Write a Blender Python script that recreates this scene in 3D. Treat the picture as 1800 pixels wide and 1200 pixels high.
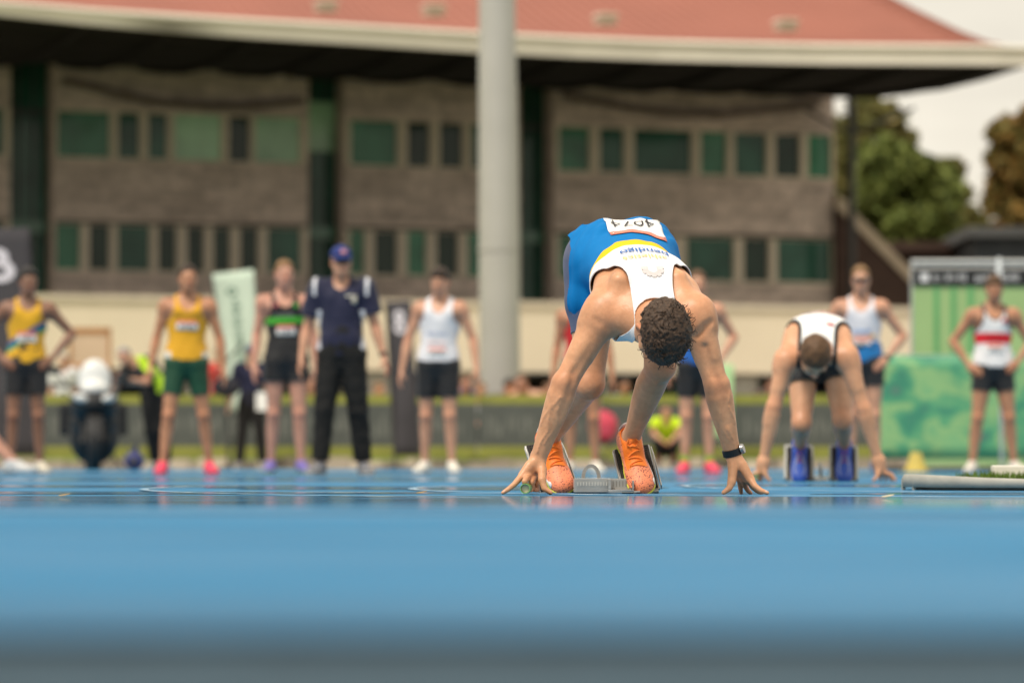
import bpy, bmesh, math, random
import numpy as np
from mathutils import Vector, Matrix, noise as mnoise

sc = bpy.context.scene
for o in list(bpy.data.objects):
    bpy.data.objects.remove(o)
C = sc.collection
rng = np.random.default_rng(7)
random.seed(7)

# ------------------------------------------------------------------ camera
F = 6750.0            # focal length in pixels of an 1800 px wide frame (135 mm)
CAM_H = 0.115
HOR = 809.0
PITCH = math.atan((HOR - 600.0) / F)
cd = bpy.data.cameras.new('camera')
cam = bpy.data.objects.new('camera', cd)
C.objects.link(cam)
cam.location = (0, 0, CAM_H)
cam.rotation_euler = (math.radians(90) + PITCH, 0, 0)
cd.sensor_width = 36.0
cd.lens = 135.0
cd.clip_start = 0.05
cd.clip_end = 3000
cd.dof.use_dof = True
cd.dof.focus_distance = 13.0
cd.dof.aperture_fstop = 2.85
sc.camera = cam

# ------------------------------------------------------------------ sky and sun
SUN_EL, SUN_AZ = math.radians(57), math.radians(216)     # from behind the camera, to its left
world = bpy.data.worlds.new('World')
sc.world = world
world.use_nodes = True
nt = world.node_tree
nt.nodes.clear()
w_out = nt.nodes.new('ShaderNodeOutputWorld')
w_bg = nt.nodes.new('ShaderNodeBackground')
w_sky = nt.nodes.new('ShaderNodeTexSky')
w_sky.sky_type = 'NISHITA'
w_sky.sun_disc = False
w_sky.sun_elevation = SUN_EL
w_sky.sun_rotation = SUN_AZ
w_sky.air_density = 1.0
w_sky.dust_density = 4.0
w_tc = nt.nodes.new('ShaderNodeTexCoord')
w_map = nt.nodes.new('ShaderNodeMapping')
w_map.inputs['Scale'].default_value = (1.5, 1.5, 7.0)
w_noise = nt.nodes.new('ShaderNodeTexNoise')
w_noise.inputs['Scale'].default_value = 2.2
w_noise.inputs['Detail'].default_value = 7.0
w_noise.inputs['Roughness'].default_value = 0.55
w_ramp = nt.nodes.new('ShaderNodeValToRGB')
w_ramp.color_ramp.elements[0].position = 0.34
w_ramp.color_ramp.elements[0].color = (6.4, 5.9, 5.0, 1)
w_ramp.color_ramp.elements[1].position = 0.66
w_ramp.color_ramp.elements[1].color = (9.6, 8.9, 7.5, 1)
w_mix = nt.nodes.new('ShaderNodeMixRGB')
w_mix.inputs['Fac'].default_value = 0.93
nt.links.new(w_tc.outputs['Generated'], w_map.inputs['Vector'])
nt.links.new(w_map.outputs['Vector'], w_noise.inputs['Vector'])
nt.links.new(w_noise.outputs['Fac'], w_ramp.inputs['Fac'])
nt.links.new(w_sky.outputs['Color'], w_mix.inputs['Color1'])
nt.links.new(w_ramp.outputs['Color'], w_mix.inputs['Color2'])
# an overcast sky is brightest overhead and dims towards the horizon
w_sep = nt.nodes.new('ShaderNodeSeparateXYZ')
nt.links.new(w_tc.outputs['Generated'], w_sep.inputs['Vector'])
w_mr = nt.nodes.new('ShaderNodeMapRange')
w_mr.inputs['From Min'].default_value = 0.0
w_mr.inputs['From Max'].default_value = 1.0
w_mr.inputs['To Min'].default_value = 0.92
w_mr.inputs['To Max'].default_value = 1.4
nt.links.new(w_sep.outputs['Z'], w_mr.inputs['Value'])
w_mul = nt.nodes.new('ShaderNodeVectorMath')
w_mul.operation = 'SCALE'
nt.links.new(w_mix.outputs['Color'], w_mul.inputs[0])
nt.links.new(w_mr.outputs['Result'], w_mul.inputs['Scale'])
nt.links.new(w_mul.outputs[0], w_bg.inputs['Color'])
w_bg.inputs['Strength'].default_value = 0.10
nt.links.new(w_bg.outputs['Background'], w_out.inputs['Surface'])

sd = bpy.data.lights.new('sun', 'SUN')
sd.energy = 2.4
sd.angle = math.radians(10)
sd.color = (1.0, 0.93, 0.82)
sun = bpy.data.objects.new('sun', sd)
C.objects.link(sun)
# sky sun_rotation is measured clockwise from +Y
sdir = Vector((math.sin(SUN_AZ) * math.cos(SUN_EL), math.cos(SUN_AZ) * math.cos(SUN_EL), math.sin(SUN_EL)))
sun.rotation_euler = (-sdir).to_track_quat('-Z', 'Y').to_euler()
sun.location = (0, 0, 60)

sc.view_settings.view_transform = 'Standard'
sc.view_settings.look = 'None'
sc.view_settings.exposure = 0.26
sc.view_settings.gamma = 1.0
sc.view_settings.use_curve_mapping = False
sc.render.engine = 'CYCLES'
sc.cycles.use_denoising = True
sc.cycles.max_bounces = 7

# ------------------------------------------------------------------ helpers
def at(px, py, Y):
    """world point seen at photograph pixel (px, py) at distance Y"""
    c, s = math.cos(PITCH), math.sin(PITCH)
    a, b = (px - 900.0) / F, (600.0 - py) / F
    d = np.array([a, c - s * b, s + c * b])
    d = d * (Y / d[1])
    return np.array([d[0], Y, CAM_H + d[2]])

def srgb(r, g=None, b=None, k=1.0):
    if g is None:
        h = r.lstrip('#')
        r, g, b = (int(h[i:i + 2], 16) for i in (0, 2, 4))
    def f(c):
        c /= 255.0
        return c / 12.92 if c <= 0.04045 else ((c + 0.055) / 1.055) ** 2.4
    return (f(r) * k, f(g) * k, f(b) * k)

MATS = {}
def M(name, col=(.5, .5, .5), rough=.6, spec=.5, var=.12, scale=18.0, bump=0.0, bscale=250.0, sss=0.0, metal=0.0,
      coat=0.0, sheen=0.0, island=0.0, alpha=None, detail=5.0):
    if name in MATS:
        return MATS[name]
    m = bpy.data.materials.new(name)
    m.use_nodes = True
    n, l = m.node_tree.nodes, m.node_tree.links
    p = n['Principled BSDF']
    tc = n.new('ShaderNodeTexCoord')
    nz = n.new('ShaderNodeTexNoise')
    nz.inputs['Scale'].default_value = scale
    nz.inputs['Detail'].default_value = detail
    l.new(tc.outputs['Object'], nz.inputs['Vector'])
    rp = n.new('ShaderNodeValToRGB')
    rp.color_ramp.elements[0].position = .3
    rp.color_ramp.elements[1].position = .7
    rp.color_ramp.elements[0].color = tuple(c * (1 - var) for c in col) + (1,)
    rp.color_ramp.elements[1].color = tuple(min(1, c * (1 + var)) for c in col) + (1,)
    l.new(nz.outputs['Fac'], rp.inputs['Fac'])
    src = rp.outputs['Color']
    if island:
        g = n.new('ShaderNodeNewGeometry')
        mr = n.new('ShaderNodeMapRange')
        mr.inputs['To Min'].default_value = 1 - island
        mr.inputs['To Max'].default_value = 1 + island
        l.new(g.outputs['Random Per Island'], mr.inputs['Value'])
        mx = n.new('ShaderNodeVectorMath')
        mx.operation = 'SCALE'
        l.new(src, mx.inputs[0])
        l.new(mr.outputs['Result'], mx.inputs['Scale'])
        src = mx.outputs[0]
    l.new(src, p.inputs['Base Color'])
    p.inputs['Roughness'].default_value = rough
    p.inputs['Specular IOR Level'].default_value = spec
    p.inputs['Metallic'].default_value = metal
    if sss:
        p.inputs['Subsurface Weight'].default_value = sss
        p.inputs['Subsurface Radius'].default_value = (1.0, .35, .2)
        p.inputs['Subsurface Scale'].default_value = .012
    if coat:
        p.inputs['Coat Weight'].default_value = coat
    if sheen:
        p.inputs['Sheen Weight'].default_value = sheen
    if bump:
        b = n.new('ShaderNodeBump')
        b.inputs['Strength'].default_value = bump
        b.inputs['Distance'].default_value = .004
        nb = n.new('ShaderNodeTexNoise')
        nb.inputs['Scale'].default_value = bscale
        nb.inputs['Detail'].default_value = 4
        l.new(tc.outputs['Object'], nb.inputs['Vector'])
        l.new(nb.outputs['Fac'], b.inputs['Height'])
        l.new(b.outputs['Normal'], p.inputs['Normal'])
    MATS[name] = m
    return m

def pattern_mat(name, base, cols, rough=.7, spec=.25, var=.06, bump=.25, bscale=60, sheen=.15):
    """base cloth colour, then colour i wherever the mesh attribute 'p<i>' is above zero (where the cloth is printed or sewn)"""
    m = M(name, base, rough, spec, var, 14, bump, bscale, sheen=sheen)
    n, l = m.node_tree.nodes, m.node_tree.links
    p = n['Principled BSDF']
    src = p.inputs['Base Color'].links[0].from_socket
    for i, c in enumerate(cols):
        a = n.new('ShaderNodeAttribute')
        a.attribute_name = 'p%d' % i
        gt = n.new('ShaderNodeMath')
        gt.operation = 'GREATER_THAN'
        gt.inputs[1].default_value = 0
        l.new(a.outputs['Fac'], gt.inputs[0])
        mx = n.new('ShaderNodeMixRGB')
        l.new(gt.outputs[0], mx.inputs['Fac'])
        l.new(src, mx.inputs['Color1'])
        mx.inputs['Color2'].default_value = tuple(c) + (1,)
        src = mx.outputs['Color']
    l.new(src, p.inputs['Base Color'])
    return m

def link_mesh(name, V, Fc, mat, parent=None, smooth=True, attrs=None, shift=None, label=None):
    V = np.asarray(V, float)
    if shift is not None:
        V = V - np.asarray(shift)
    me = bpy.data.meshes.new(name)
    me.from_pydata([tuple(v) for v in V.tolist()], [], [tuple(f) for f in (Fc.tolist() if isinstance(Fc, np.ndarray) else Fc)])
    if smooth:
        me.polygons.foreach_set('use_smooth', np.ones(len(me.polygons), bool))
    if attrs:
        for k, a in attrs.items():
            at_ = me.attributes.new(k, 'FLOAT', 'POINT')
            at_.data.foreach_set('value', np.asarray(a, np.float32))
    if isinstance(mat, (list, tuple)):
        for mm in mat:
            me.materials.append(mm)
    elif mat:
        me.materials.append(mat)
    me.update()
    o = bpy.data.objects.new(name, me)
    C.objects.link(o)
    if parent:
        o.parent = parent
    if label:
        o['label'] = label
    return o

def empty(name, loc, label, cat, group=None, rz=0.0):
    o = bpy.data.objects.new(name, None)
    C.objects.link(o)
    o.location = tuple(float(x) for x in loc)
    o.rotation_euler = (0, 0, rz)
    o.empty_display_size = .1
    tag(o, label, cat, group)
    return o

def tag(o, label=None, cat=None, group=None, kind=None):
    if label: o['label'] = label
    if cat: o['category'] = cat
    if group: o['group'] = group
    if kind: o['kind'] = kind
    return o

class MB:
    """collects boxes, tubes, prisms, quads; build() links them as one mesh object"""
    def __init__(self):
        self.v, self.f = [], []
    def add(self, V, Fc):
        n = len(self.v)
        self.v += [tuple(float(c) for c in p) for p in V]
        self.f += [tuple(int(i) + n for i in f) for f in Fc]
        return self
    def box(self, x0, x1, y0, y1, z0, z1, R=None, c=None):
        P = np.array([(x, y, z) for z in (z0, z1) for y in (y0, y1) for x in (x0, x1)], float)
        if R is not None:
            P = P @ np.asarray(R).T
        if c is not None:
            P = P + np.asarray(c)
        return self.add(P, [(0, 2, 3, 1), (4, 5, 7, 6), (0, 1, 5, 4), (2, 6, 7, 3), (0, 4, 6, 2), (1, 3, 7, 5)])
    def tube(self, pts, r, n=10, cap=True, closed=False):
        pts = [np.asarray(p, float) for p in pts]
        rs = r if isinstance(r, (list, tuple, np.ndarray)) else [r] * len(pts)
        ring, up = [], None
        m = len(pts)
        for i, p in enumerate(pts):
            a = pts[(i - 1) % m] if closed else pts[max(i - 1, 0)]
            b = pts[(i + 1) % m] if closed else pts[min(i + 1, m - 1)]
            t = (b - a) / (np.linalg.norm(b - a) + 1e-9)
            if up is None:
                up = np.array([0, 0, 1.]) if abs(t[2]) < .9 else np.array([1., 0, 0])
            s = np.cross(t, up); s /= np.linalg.norm(s) + 1e-9
            u = np.cross(s, t); up = u
            ring.append([p + rs[i] * (math.cos(q) * s + math.sin(q) * u) for q in np.linspace(0, 2 * math.pi, n, endpoint=False)])
        V = [q for rg in ring for q in rg]
        Fc = []
        for i in range(m if closed else m - 1):
            j = (i + 1) % m
            for k in range(n):
                Fc.append((i * n + k, i * n + (k + 1) % n, j * n + (k + 1) % n, j * n + k))
        if cap and not closed:
            Fc.append(tuple(range(n))[::-1]); Fc.append(tuple((m - 1) * n + k for k in range(n)))
        return self.add(V, Fc)
    def prism(self, poly, axis0, axis1, ext, c=(0, 0, 0)):
        """poly in (axis0, axis1) plane, extruded by vector ext"""
        a0, a1, e, c = map(lambda q: np.asarray(q, float), (axis0, axis1, ext, c))
        n = len(poly)
        A = [c + a0 * x + a1 * y for x, y in poly]
        V = A + [q + e for q in A]
        Fc = [tuple(range(n)), tuple(range(2 * n - 1, n - 1, -1))] + [((i + 1) % n, i, i + n, (i + 1) % n + n) for i in range(n)]
        return self.add(V, Fc)
    def grid(self, G):
        G = np.asarray(G, float)
        a, b = G.shape[:2]
        Fc = [(i * b + j, i * b + j + 1, (i + 1) * b + j + 1, (i + 1) * b + j) for i in range(a - 1) for j in range(b - 1)]
        return self.add(G.reshape(-1, 3), Fc)
    def ball(self, c, r, nu=14, nv=9, R=None):
        r = np.asarray(r if hasattr(r, '__len__') else (r, r, r), float)
        V, Fc = [], []
        for j in range(nv + 1):
            th = math.pi * j / nv
            for i in range(nu):
                ph = 2 * math.pi * i / nu
                q = np.array([math.sin(th) * math.cos(ph), math.sin(th) * math.sin(ph), math.cos(th)]) * r
                if R is not None: q = np.asarray(R) @ q
                V.append(q + np.asarray(c))
        for j in range(nv):
            for i in range(nu):
                Fc.append((j * nu + i, (j + 1) * nu + i, (j + 1) * nu + (i + 1) % nu, j * nu + (i + 1) % nu))
        return self.add(V, Fc)
    def build(self, name, mat, parent=None, smooth=False, bevel=0.0, shift=None, label=None):
        o = link_mesh(name, self.v, self.f, mat, parent, smooth, shift=shift, label=label)
        bm = bmesh.new(); bm.from_mesh(o.data)
        bmesh.ops.remove_doubles(bm, verts=bm.verts, dist=1e-6)
        bmesh.ops.recalc_face_normals(bm, faces=bm.faces)
        bm.to_mesh(o.data); bm.free()
        if bevel:
            b = o.modifiers.new('bevel', 'BEVEL'); b.width = bevel; b.segments = 2; b.limit_method = 'ANGLE'
        if smooth:
            o.data.set_sharp_from_angle(angle=math.radians(40))
        return o
# ------------------------------------------------------------------ signed-distance bodies
def nrm(v):
    v = np.asarray(v, float)
    return v / (np.linalg.norm(v) + 1e-12)

def surface_nets(D, org, h):
    S = D < 0
    nx, ny, nz = D.shape
    cnt = np.zeros((nx - 1, ny - 1, nz - 1), np.int8)
    for a in (0, 1):
        for b in (0, 1):
            for c in (0, 1):
                cnt += S[a:nx - 1 + a, b:ny - 1 + b, c:nz - 1 + c]
    act = (cnt > 0) & (cnt < 8)
    I, J, K = np.nonzero(act)
    n = len(I)
    idx = np.full(act.shape, -1, np.int32)
    idx[I, J, K] = np.arange(n)
    acc = np.zeros((n, 3)); num = np.zeros(n)
    cor = [(a, b, c) for a in (0, 1) for b in (0, 1) for c in (0, 1)]
    for p in cor:
        for ax in range(3):
            if p[ax]: continue
            q = list(p); q[ax] = 1
            d0 = D[I + p[0], J + p[1], K + p[2]]; d1 = D[I + q[0], J + q[1], K + q[2]]
            m = (d0 < 0) != (d1 < 0)
            t = d0[m] / (d0[m] - d1[m])
            pt = np.tile(np.array(p, float), (m.sum(), 1)); pt[:, ax] += t
            acc[m] += pt; num[m] += 1
    V = (np.stack([I, J, K], 1) + acc / num[:, None]) * h + org
    faces = []
    for ax in range(3):
        o1, o2 = [(1, 2), (2, 0), (0, 1)][ax]
        s0 = [slice(None)] * 3; s1 = [slice(None)] * 3
        s0[ax] = slice(0, -1); s1[ax] = slice(1, None)
        A, B = S[tuple(s0)], S[tuple(s1)]
        m = A != B
        for o in (o1, o2):
            e = [slice(None)] * 3; e[o] = 0; m[tuple(e)] = False
            e[o] = -1; m[tuple(e)] = False
        P = np.stack(np.nonzero(m), 1)
        if not len(P): continue
        fl = A[tuple(P.T)]
        def cell(d1, d2):
            Q = P.copy(); Q[:, o1] -= d1; Q[:, o2] -= d2
            return idx[tuple(Q.T)]
        q = np.stack([cell(1, 1), cell(0, 1), cell(0, 0), cell(1, 0)], 1)
        q[~fl] = q[~fl][:, ::-1]
        faces.append(q)
    return V, np.concatenate(faces)

def clip_mesh(V, Q, g):
    """keep the part of the mesh where g > 0, cutting faces along g = 0"""
    T = np.concatenate([Q[:, [0, 1, 2]], Q[:, [0, 2, 3]]]) if Q.shape[1] == 4 else Q
    ins = g > 0
    c = ins[T].sum(1)
    out = [tuple(t) for t in T[c == 3].tolist()]
    verts = V.tolist(); cache = {}
    def cut(a, b):
        k = (a, b) if a < b else (b, a)
        if k not in cache:
            t = g[a] / (g[a] - g[b])
            cache[k] = len(verts)
            verts.append((V[a] + t * (V[b] - V[a])).tolist())
        return cache[k]
    for t in T[(c == 1) | (c == 2)].tolist():
        poly = []
        for i in range(3):
            a, b = t[i], t[(i + 1) % 3]
            if ins[a]: poly.append(a)
            if ins[a] != ins[b]: poly.append(cut(a, b))
        for i in range(1, len(poly) - 1):
            out.append((poly[0], poly[i], poly[i + 1]))
    verts = np.array(verts); out = np.array(out)
    if not len(out): return verts[:0], out
    used = np.unique(out)
    remap = np.full(len(verts), -1); remap[used] = np.arange(len(used))
    return verts[used], remap[out]

def seg_d(P, a, b, ra, rb):
    ab = b - a
    t = np.clip(((P - a) @ ab) / (ab @ ab + 1e-12), 0, 1)
    q = P - a - t[..., None] * ab
    return np.sqrt((q * q).sum(-1)) - (ra + (rb - ra) * t)

class SDF:
    def __init__(self):
        self.p = []
    def add(self, fn, lo, hi, k, tagn='', op=1):
        self.p.append((fn, np.asarray(lo, float), np.asarray(hi, float), k, tagn, op))
    def chain(self, pts, rad, k=.02, tagn='', op=1):
        pts = [np.asarray(p, float) for p in pts]
        if not hasattr(rad, '__len__'): rad = [rad] * len(pts)
        def fn(P):
            d = None
            for i in range(len(pts) - 1):
                e = seg_d(P, pts[i], pts[i + 1], rad[i], rad[i + 1])
                d = e if d is None else np.minimum(d, e)
            return d
        A = np.array(pts); r = max(rad)
        self.add(fn, A.min(0) - r, A.max(0) + r, k, tagn, op)
    def limb(self, a, b, prof, bend=None, k=.03, tagn=''):
        """tapered limb a->b with radius profile [(t, r[, sideways])], bend = sideways direction"""
        a, b = np.asarray(a, float), np.asarray(b, float)
        pts, rad = [], []
        for q in prof:
            p = a + (b - a) * q[0]
            if bend is not None and len(q) > 2: p = p + np.asarray(bend) * q[2]
            pts.append(p); rad.append(q[1])
        self.chain(pts, rad, k, tagn)
    def ell(self, c, r, R=None, k=.02, tagn='', op=1):
        c, r = np.asarray(c, float), np.asarray(r, float)
        R = np.eye(3) if R is None else np.asarray(R, float)     # rows = local axes
        def fn(P):
            q = (P - c) @ R.T
            s = np.sqrt(((q / r) ** 2).sum(-1)) + 1e-9
            g = np.sqrt(((q / (r * r)) ** 2).sum(-1)) + 1e-9
            return np.where(s < .25, -r.min() * (1 - s), (s - 1) * s / g)
        e = np.sqrt(((R.T * r) ** 2).sum(1))
        self.add(fn, c - e, c + e, k, tagn, op)
    def ev(self, P, tags=None):
        d = np.full(P.shape[:-1], 9.0)
        for fn, lo, hi, k, tg, op in self.p:
            if tags and tg not in tags: continue
            e = fn(P)
            d = self.comb(d, e, k, op)
        return d
    @staticmethod
    def comb(d, e, k, op):
        if op < 0:
            e = -e
            h = np.maximum(k - np.abs(d - e), 0) / k
            return np.maximum(d, e) + h * h * k * .25
        h = np.maximum(k - np.abs(d - e), 0) / k
        return np.minimum(d, e) - h * h * k * .25
    def mesh(self, h, tags=None, off=None, margin=.03, lo=None, hi=None, extra=None):
        ps = [q for q in self.p if not tags or q[4] in tags]
        pos = [q for q in ps if q[5] > 0]
        L = np.min([q[1] for q in pos], 0) - margin - 2 * h if lo is None else np.asarray(lo, float)
        H = np.max([q[2] for q in pos], 0) + margin + 2 * h if hi is None else np.asarray(hi, float)
        n = np.ceil((H - L) / h).astype(int) + 1
        D = np.full(tuple(n), 1.0, np.float32)
        ax = [L[i] + h * np.arange(n[i]) for i in range(3)]
        for fn, lo_, hi_, k, tg, op in ps:
            pad = k + margin + 2 * h
            i0 = np.clip(np.floor((lo_ - pad - L) / h).astype(int), 0, n - 1)
            i1 = np.clip(np.ceil((hi_ + pad - L) / h).astype(int) + 1, 1, n)
            if (i1 <= i0).any(): continue
            sl = tuple(slice(i0[i], i1[i]) for i in range(3))
            P = np.stack(np.meshgrid(ax[0][sl[0]], ax[1][sl[1]], ax[2][sl[2]], indexing='ij'), -1)
            D[sl] = self.comb(D[sl], fn(P).astype(np.float32), k, op)
        if off is not None or extra is not None:
            P = np.stack(np.meshgrid(*ax, indexing='ij'), -1)
            if off is not None: D = D - (off(P) if callable(off) else off)
            if extra is not None: D = extra(D, P)
        D[0], D[-1] = 1, 1; D[:, 0], D[:, -1] = 1, 1; D[:, :, 0], D[:, :, -1] = 1, 1
        return surface_nets(D, L, h)

def crom(ts, vs, t):
    """smooth interpolation of vs at ts"""
    tt = np.linspace(ts[0], ts[-1], 80)
    out = []
    ts = np.asarray(ts, float); vs = np.asarray(vs, float)
    m = np.gradient(vs, ts)
    for x in tt:
        i = min(max(np.searchsorted(ts, x) - 1, 0), len(ts) - 2)
        h = ts[i + 1] - ts[i]; u = (x - ts[i]) / h
        out.append((2 * u ** 3 - 3 * u ** 2 + 1) * vs[i] + (u ** 3 - 2 * u ** 2 + u) * h * m[i] + (-2 * u ** 3 + 3 * u ** 2) * vs[i + 1] + (u ** 3 - u ** 2) * h * m[i + 1])
    return np.interp(t, tt, out)

class Torso:
    TS = (-.16, -.06, .06, .2, .36, .56, .74, .88, 1.0, 1.06)
    A  = (.085, .150, .168, .158, .140, .152, .166, .158, .105, .050)
    BF = (.060, .095, .104, .104, .100, .112, .120, .098, .062, .040)
    BB = (.060, .100, .112, .100, .092, .106, .112, .100, .066, .040)
    def __init__(self, pts, lat0, lat1, s=1.0, wide=1.0, deep=1.0, belly=0.0, n=18):
        """pts: 3 Bezier points pelvis -> neck base; lat0/lat1: lateral (towards the person's left) at both ends"""
        p0, p1, p2 = (np.asarray(p, float) for p in pts)
        u = np.linspace(0, 1, n)[:, None]
        self.S = (1 - u) ** 2 * p0 + 2 * u * (1 - u) * p1 + u * u * p2
        self.T = 2 * (1 - u) * (p1 - p0) + 2 * u * (p2 - p1)
        self.T /= np.linalg.norm(self.T, axis=1)[:, None]
        seg = np.linalg.norm(np.diff(self.S, axis=0), axis=1)
        self.len = seg.sum()
        self.t = np.concatenate([[0], np.cumsum(seg)]) / self.len
        L = (1 - u) * np.asarray(lat0, float) + u * np.asarray(lat1, float)
        L = L - (L * self.T).sum(1)[:, None] * self.T
        self.L = L / np.linalg.norm(L, axis=1)[:, None]
        self.Fr = np.cross(self.L, self.T)          # front; fixed by caller through lateral sign
        self.s, self.wide, self.deep, self.belly = s, wide, deep, belly
        self.w = s
        tt = np.linspace(self.TS[0], self.TS[-1], 90)
        self.tt = tt
        self.a = crom(self.TS, self.A, tt) * s * wide
        self.bf = crom(self.TS, self.BF, tt) * s * deep + belly * np.exp(-((tt - .3) / .25) ** 2)
        self.bb = crom(self.TS, self.BB, tt) * s * deep
    def coords(self, P):
        sh = P.shape[:-1]
        Q = P.reshape(-1, 3)
        x = np.empty(len(Q)); y = np.empty(len(Q)); t = np.empty(len(Q))
        for c in range(0, len(Q), 200000):
            q = Q[c:c + 200000]
            d = (q * q).sum(1)[:, None] - 2 * q @ self.S.T + (self.S * self.S).sum(1)[None]
            i = d.argmin(1)
            r = q - self.S[i]
            al = (r * self.T[i]).sum(1) / self.len
            x[c:c + 200000] = (r * self.L[i]).sum(1)
            y[c:c + 200000] = (r * self.Fr[i]).sum(1)
            t[c:c + 200000] = self.t[i] + al
        return x.reshape(sh), y.reshape(sh), t.reshape(sh)
    def dist(self, P):
        x, y, t = self.coords(P)
        tc = np.clip(t, self.TS[0], self.TS[-1])
        a = np.interp(tc, self.tt, self.a)
        b = np.where(y > 0, np.interp(tc, self.tt, self.bf), np.interp(tc, self.tt, self.bb))
        r = np.sqrt((x / a) ** 2 + (y / b) ** 2) + 1e-6
        g = np.sqrt((x / (a * a)) ** 2 + (y / (b * b)) ** 2) + 1e-6
        d = np.where(r < .2, -np.minimum(a, b) * (1 - r), (r - 1) * r / g)
        ex = np.abs(t - tc) * self.len
        return np.where(ex > 0, np.sqrt(np.maximum(d, 0) ** 2 + ex ** 2) + np.minimum(d, 0) * (ex <= 0), d)
    def pt(self, t, x=0.0, y=0.0):
        i = np.interp(t, self.t, np.arange(len(self.t)))
        f = lambda A: np.array([np.interp(i, np.arange(len(A)), A[:, k]) for k in range(3)])
        ex = (t - np.clip(t, 0, 1)) * self.len
        return f(self.S) + f(self.T) * ex + f(self.L) * x + f(self.Fr) * y
    def dirs(self, t):
        i = np.interp(t, self.t, np.arange(len(self.t)))
        f = lambda A: nrm([np.interp(i, np.arange(len(A)), A[:, k]) for k in range(3)])
        return f(self.L), f(self.Fr), f(self.T)
    def bounds(self):
        return self.S.min(0) - .22 * self.s, self.S.max(0) + .22 * self.s

def wob(P, f, ph=0.0):
    """cheap smooth noise, about -1..1"""
    x, y, z = P[..., 0] * f, P[..., 1] * f, P[..., 2] * f
    return (np.sin(x * 1.0 + 1.7 * np.sin(y * .9 + ph)) + np.sin(y * 1.1 + 1.9 * np.sin(z * 1.2 + ph * 2)) + np.sin(z * .9 + 2.1 * np.sin(x * 1.3 - ph))) / 3

# ------------------------------------------------------------------ a human being
def add_head(S, H, up, fwd, s, neck, k=.018):
    up = nrm(up); fwd = nrm(np.asarray(fwd) - np.dot(fwd, up) * up)
    rt = np.cross(fwd, up)
    R = np.array([rt, fwd, up])
    W = lambda x, y, z: np.asarray(H) + s * (rt * x + fwd * y + up * z)
    S.ell(W(0, -.012, .028), np.array([.074, .094, .088]) * s, R, .02, 'head')
    S.ell(W(0, .030, -.020), np.array([.060, .062, .080]) * s, R, .03, 'head')
    S.ell(W(0, .040, -.066), np.array([.046, .044, .042]) * s, R, .03, 'head')
    S.chain([W(-.052, -.004, -.05), W(-.03, .05, -.088), W(0, .066, -.094), W(.03, .05, -.088), W(.052, -.004, -.05)], np.array([.014, .016, .018, .016, .014]) * s, .025, 'head')
    S.chain([W(-.036, .074, .030), W(0, .083, .026), W(.036, .074, .030)], .012 * s, .018, 'head')
    for sx in (-1, 1):
        S.ell(W(sx * .031, .096, .008), np.array([.017, .014, .011]) * s, R, .012, 'head', -1)
        S.ell(W(sx * .031, .074, .007), np.array([.013, .013, .012]) * s, R, .004, 'head')
        S.ell(W(sx * .042, .062, -.020), np.array([.020, .018, .016]) * s, R, .02, 'head')
        Re = np.array([nrm(rt + .35 * sx * fwd), nrm(fwd - .35 * sx * rt), up])
        S.ell(W(sx * .077, -.010, -.002), np.array([.010, .019, .031]) * s, Re, .008, 'head')
        S.ell(W(sx * .084, -.004, .002), np.array([.006, .010, .017]) * s, Re, .006, 'head', -1)
    S.chain([W(0, .090, .014), W(0, .104, -.012), W(0, .108, -.024)], np.array([.008, .010, .0125]) * s, .012, 'head')
    for sx in (-1, 1):
        S.ell(W(sx * .011, .098, -.027), np.array([.008, .009, .007]) * s, R, .007, 'head')
    S.chain([W(-.022, .081, -.053), W(0, .093, -.050), W(.022, .081, -.053)], np.array([.004, .0075, .004]) * s, .008, 'head')
    S.chain([W(-.020, .080, -.063), W(0, .092, -.064), W(.020, .080, -.063)], np.array([.004, .008, .004]) * s, .008, 'head')
    S.chain([W(-.024, .090, -.0572), W(0, .103, -.0568), W(.024, .090, -.0572)], .0022 * s, .004, 'head', -1)
    S.chain([np.asarray(neck) , W(0, -.030, -.055), W(0, -.025, -.01)], np.array([.060, .054, .052]) * s, .03, 'neck')
    return R, W

def add_hand(S, w, d, n, thumb, s=1.0, curl=.6, fat=1.0, k=.008, tagn='hand'):
    """w wrist, d towards the knuckles, n palm normal, thumb = +1/-1 side along d x n"""
    w = np.asarray(w, float); d = nrm(d); n = nrm(np.asarray(n) - np.dot(n, d) * d)
    lat = np.cross(d, n) * thumb
    R = np.array([d, lat, n])
    S.ell(w + d * .052 * s, np.array([.056, .041, .018 * fat]) * s, R, .02, tagn)
    for o, L in zip((.030, .010, -.010, -.029), (.078, .086, .080, .064)):
        p = w + d * .088 * s + lat * o * s
        pts = [w + d * .06 * s + lat * o * s * .8, p]
        a = curl * .5
        for q, fr in enumerate((.46, .30, .24)):
            a2 = a
            p = p + (d * math.cos(a2) + n * math.sin(a2) + lat * o * .6) * L * fr * s
            pts.append(p); a += curl * .55
        S.chain(pts, np.array([.0105, .0098, .009, .0082, .0072]) * s * fat, k, tagn)
    b = w + d * .022 * s + lat * .026 * s
    td = nrm(d * .8 + lat * .55 + n * .35)
    S.chain([b, b + td * .038 * s, b + (td * .066 + n * .006) * s, b + (td * .088 + n * .014 + d * .006) * s], np.array([.015, .0118, .0105, .008]) * s * fat, .015, tagn)

UARM = [(0, .054), (.22, .052), (.5, .0465), (.8, .040), (1, .038)]
FARM = [(0, .038), (.18, .0435), (.42, .039), (.75, .030), (1, .0255)]
THIGH = [(0, .090), (.25, .086), (.6, .070), (.88, .056), (1, .054)]
CALF = [(0, .053), (.12, .050), (.32, .054, .014), (.55, .046, .010), (.82, .034), (1, .033)]
def scl(prof, s, w=1.0):
    return [(q[0], q[1] * s * w) + tuple(x * s for x in q[2:]) for q in prof]

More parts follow.
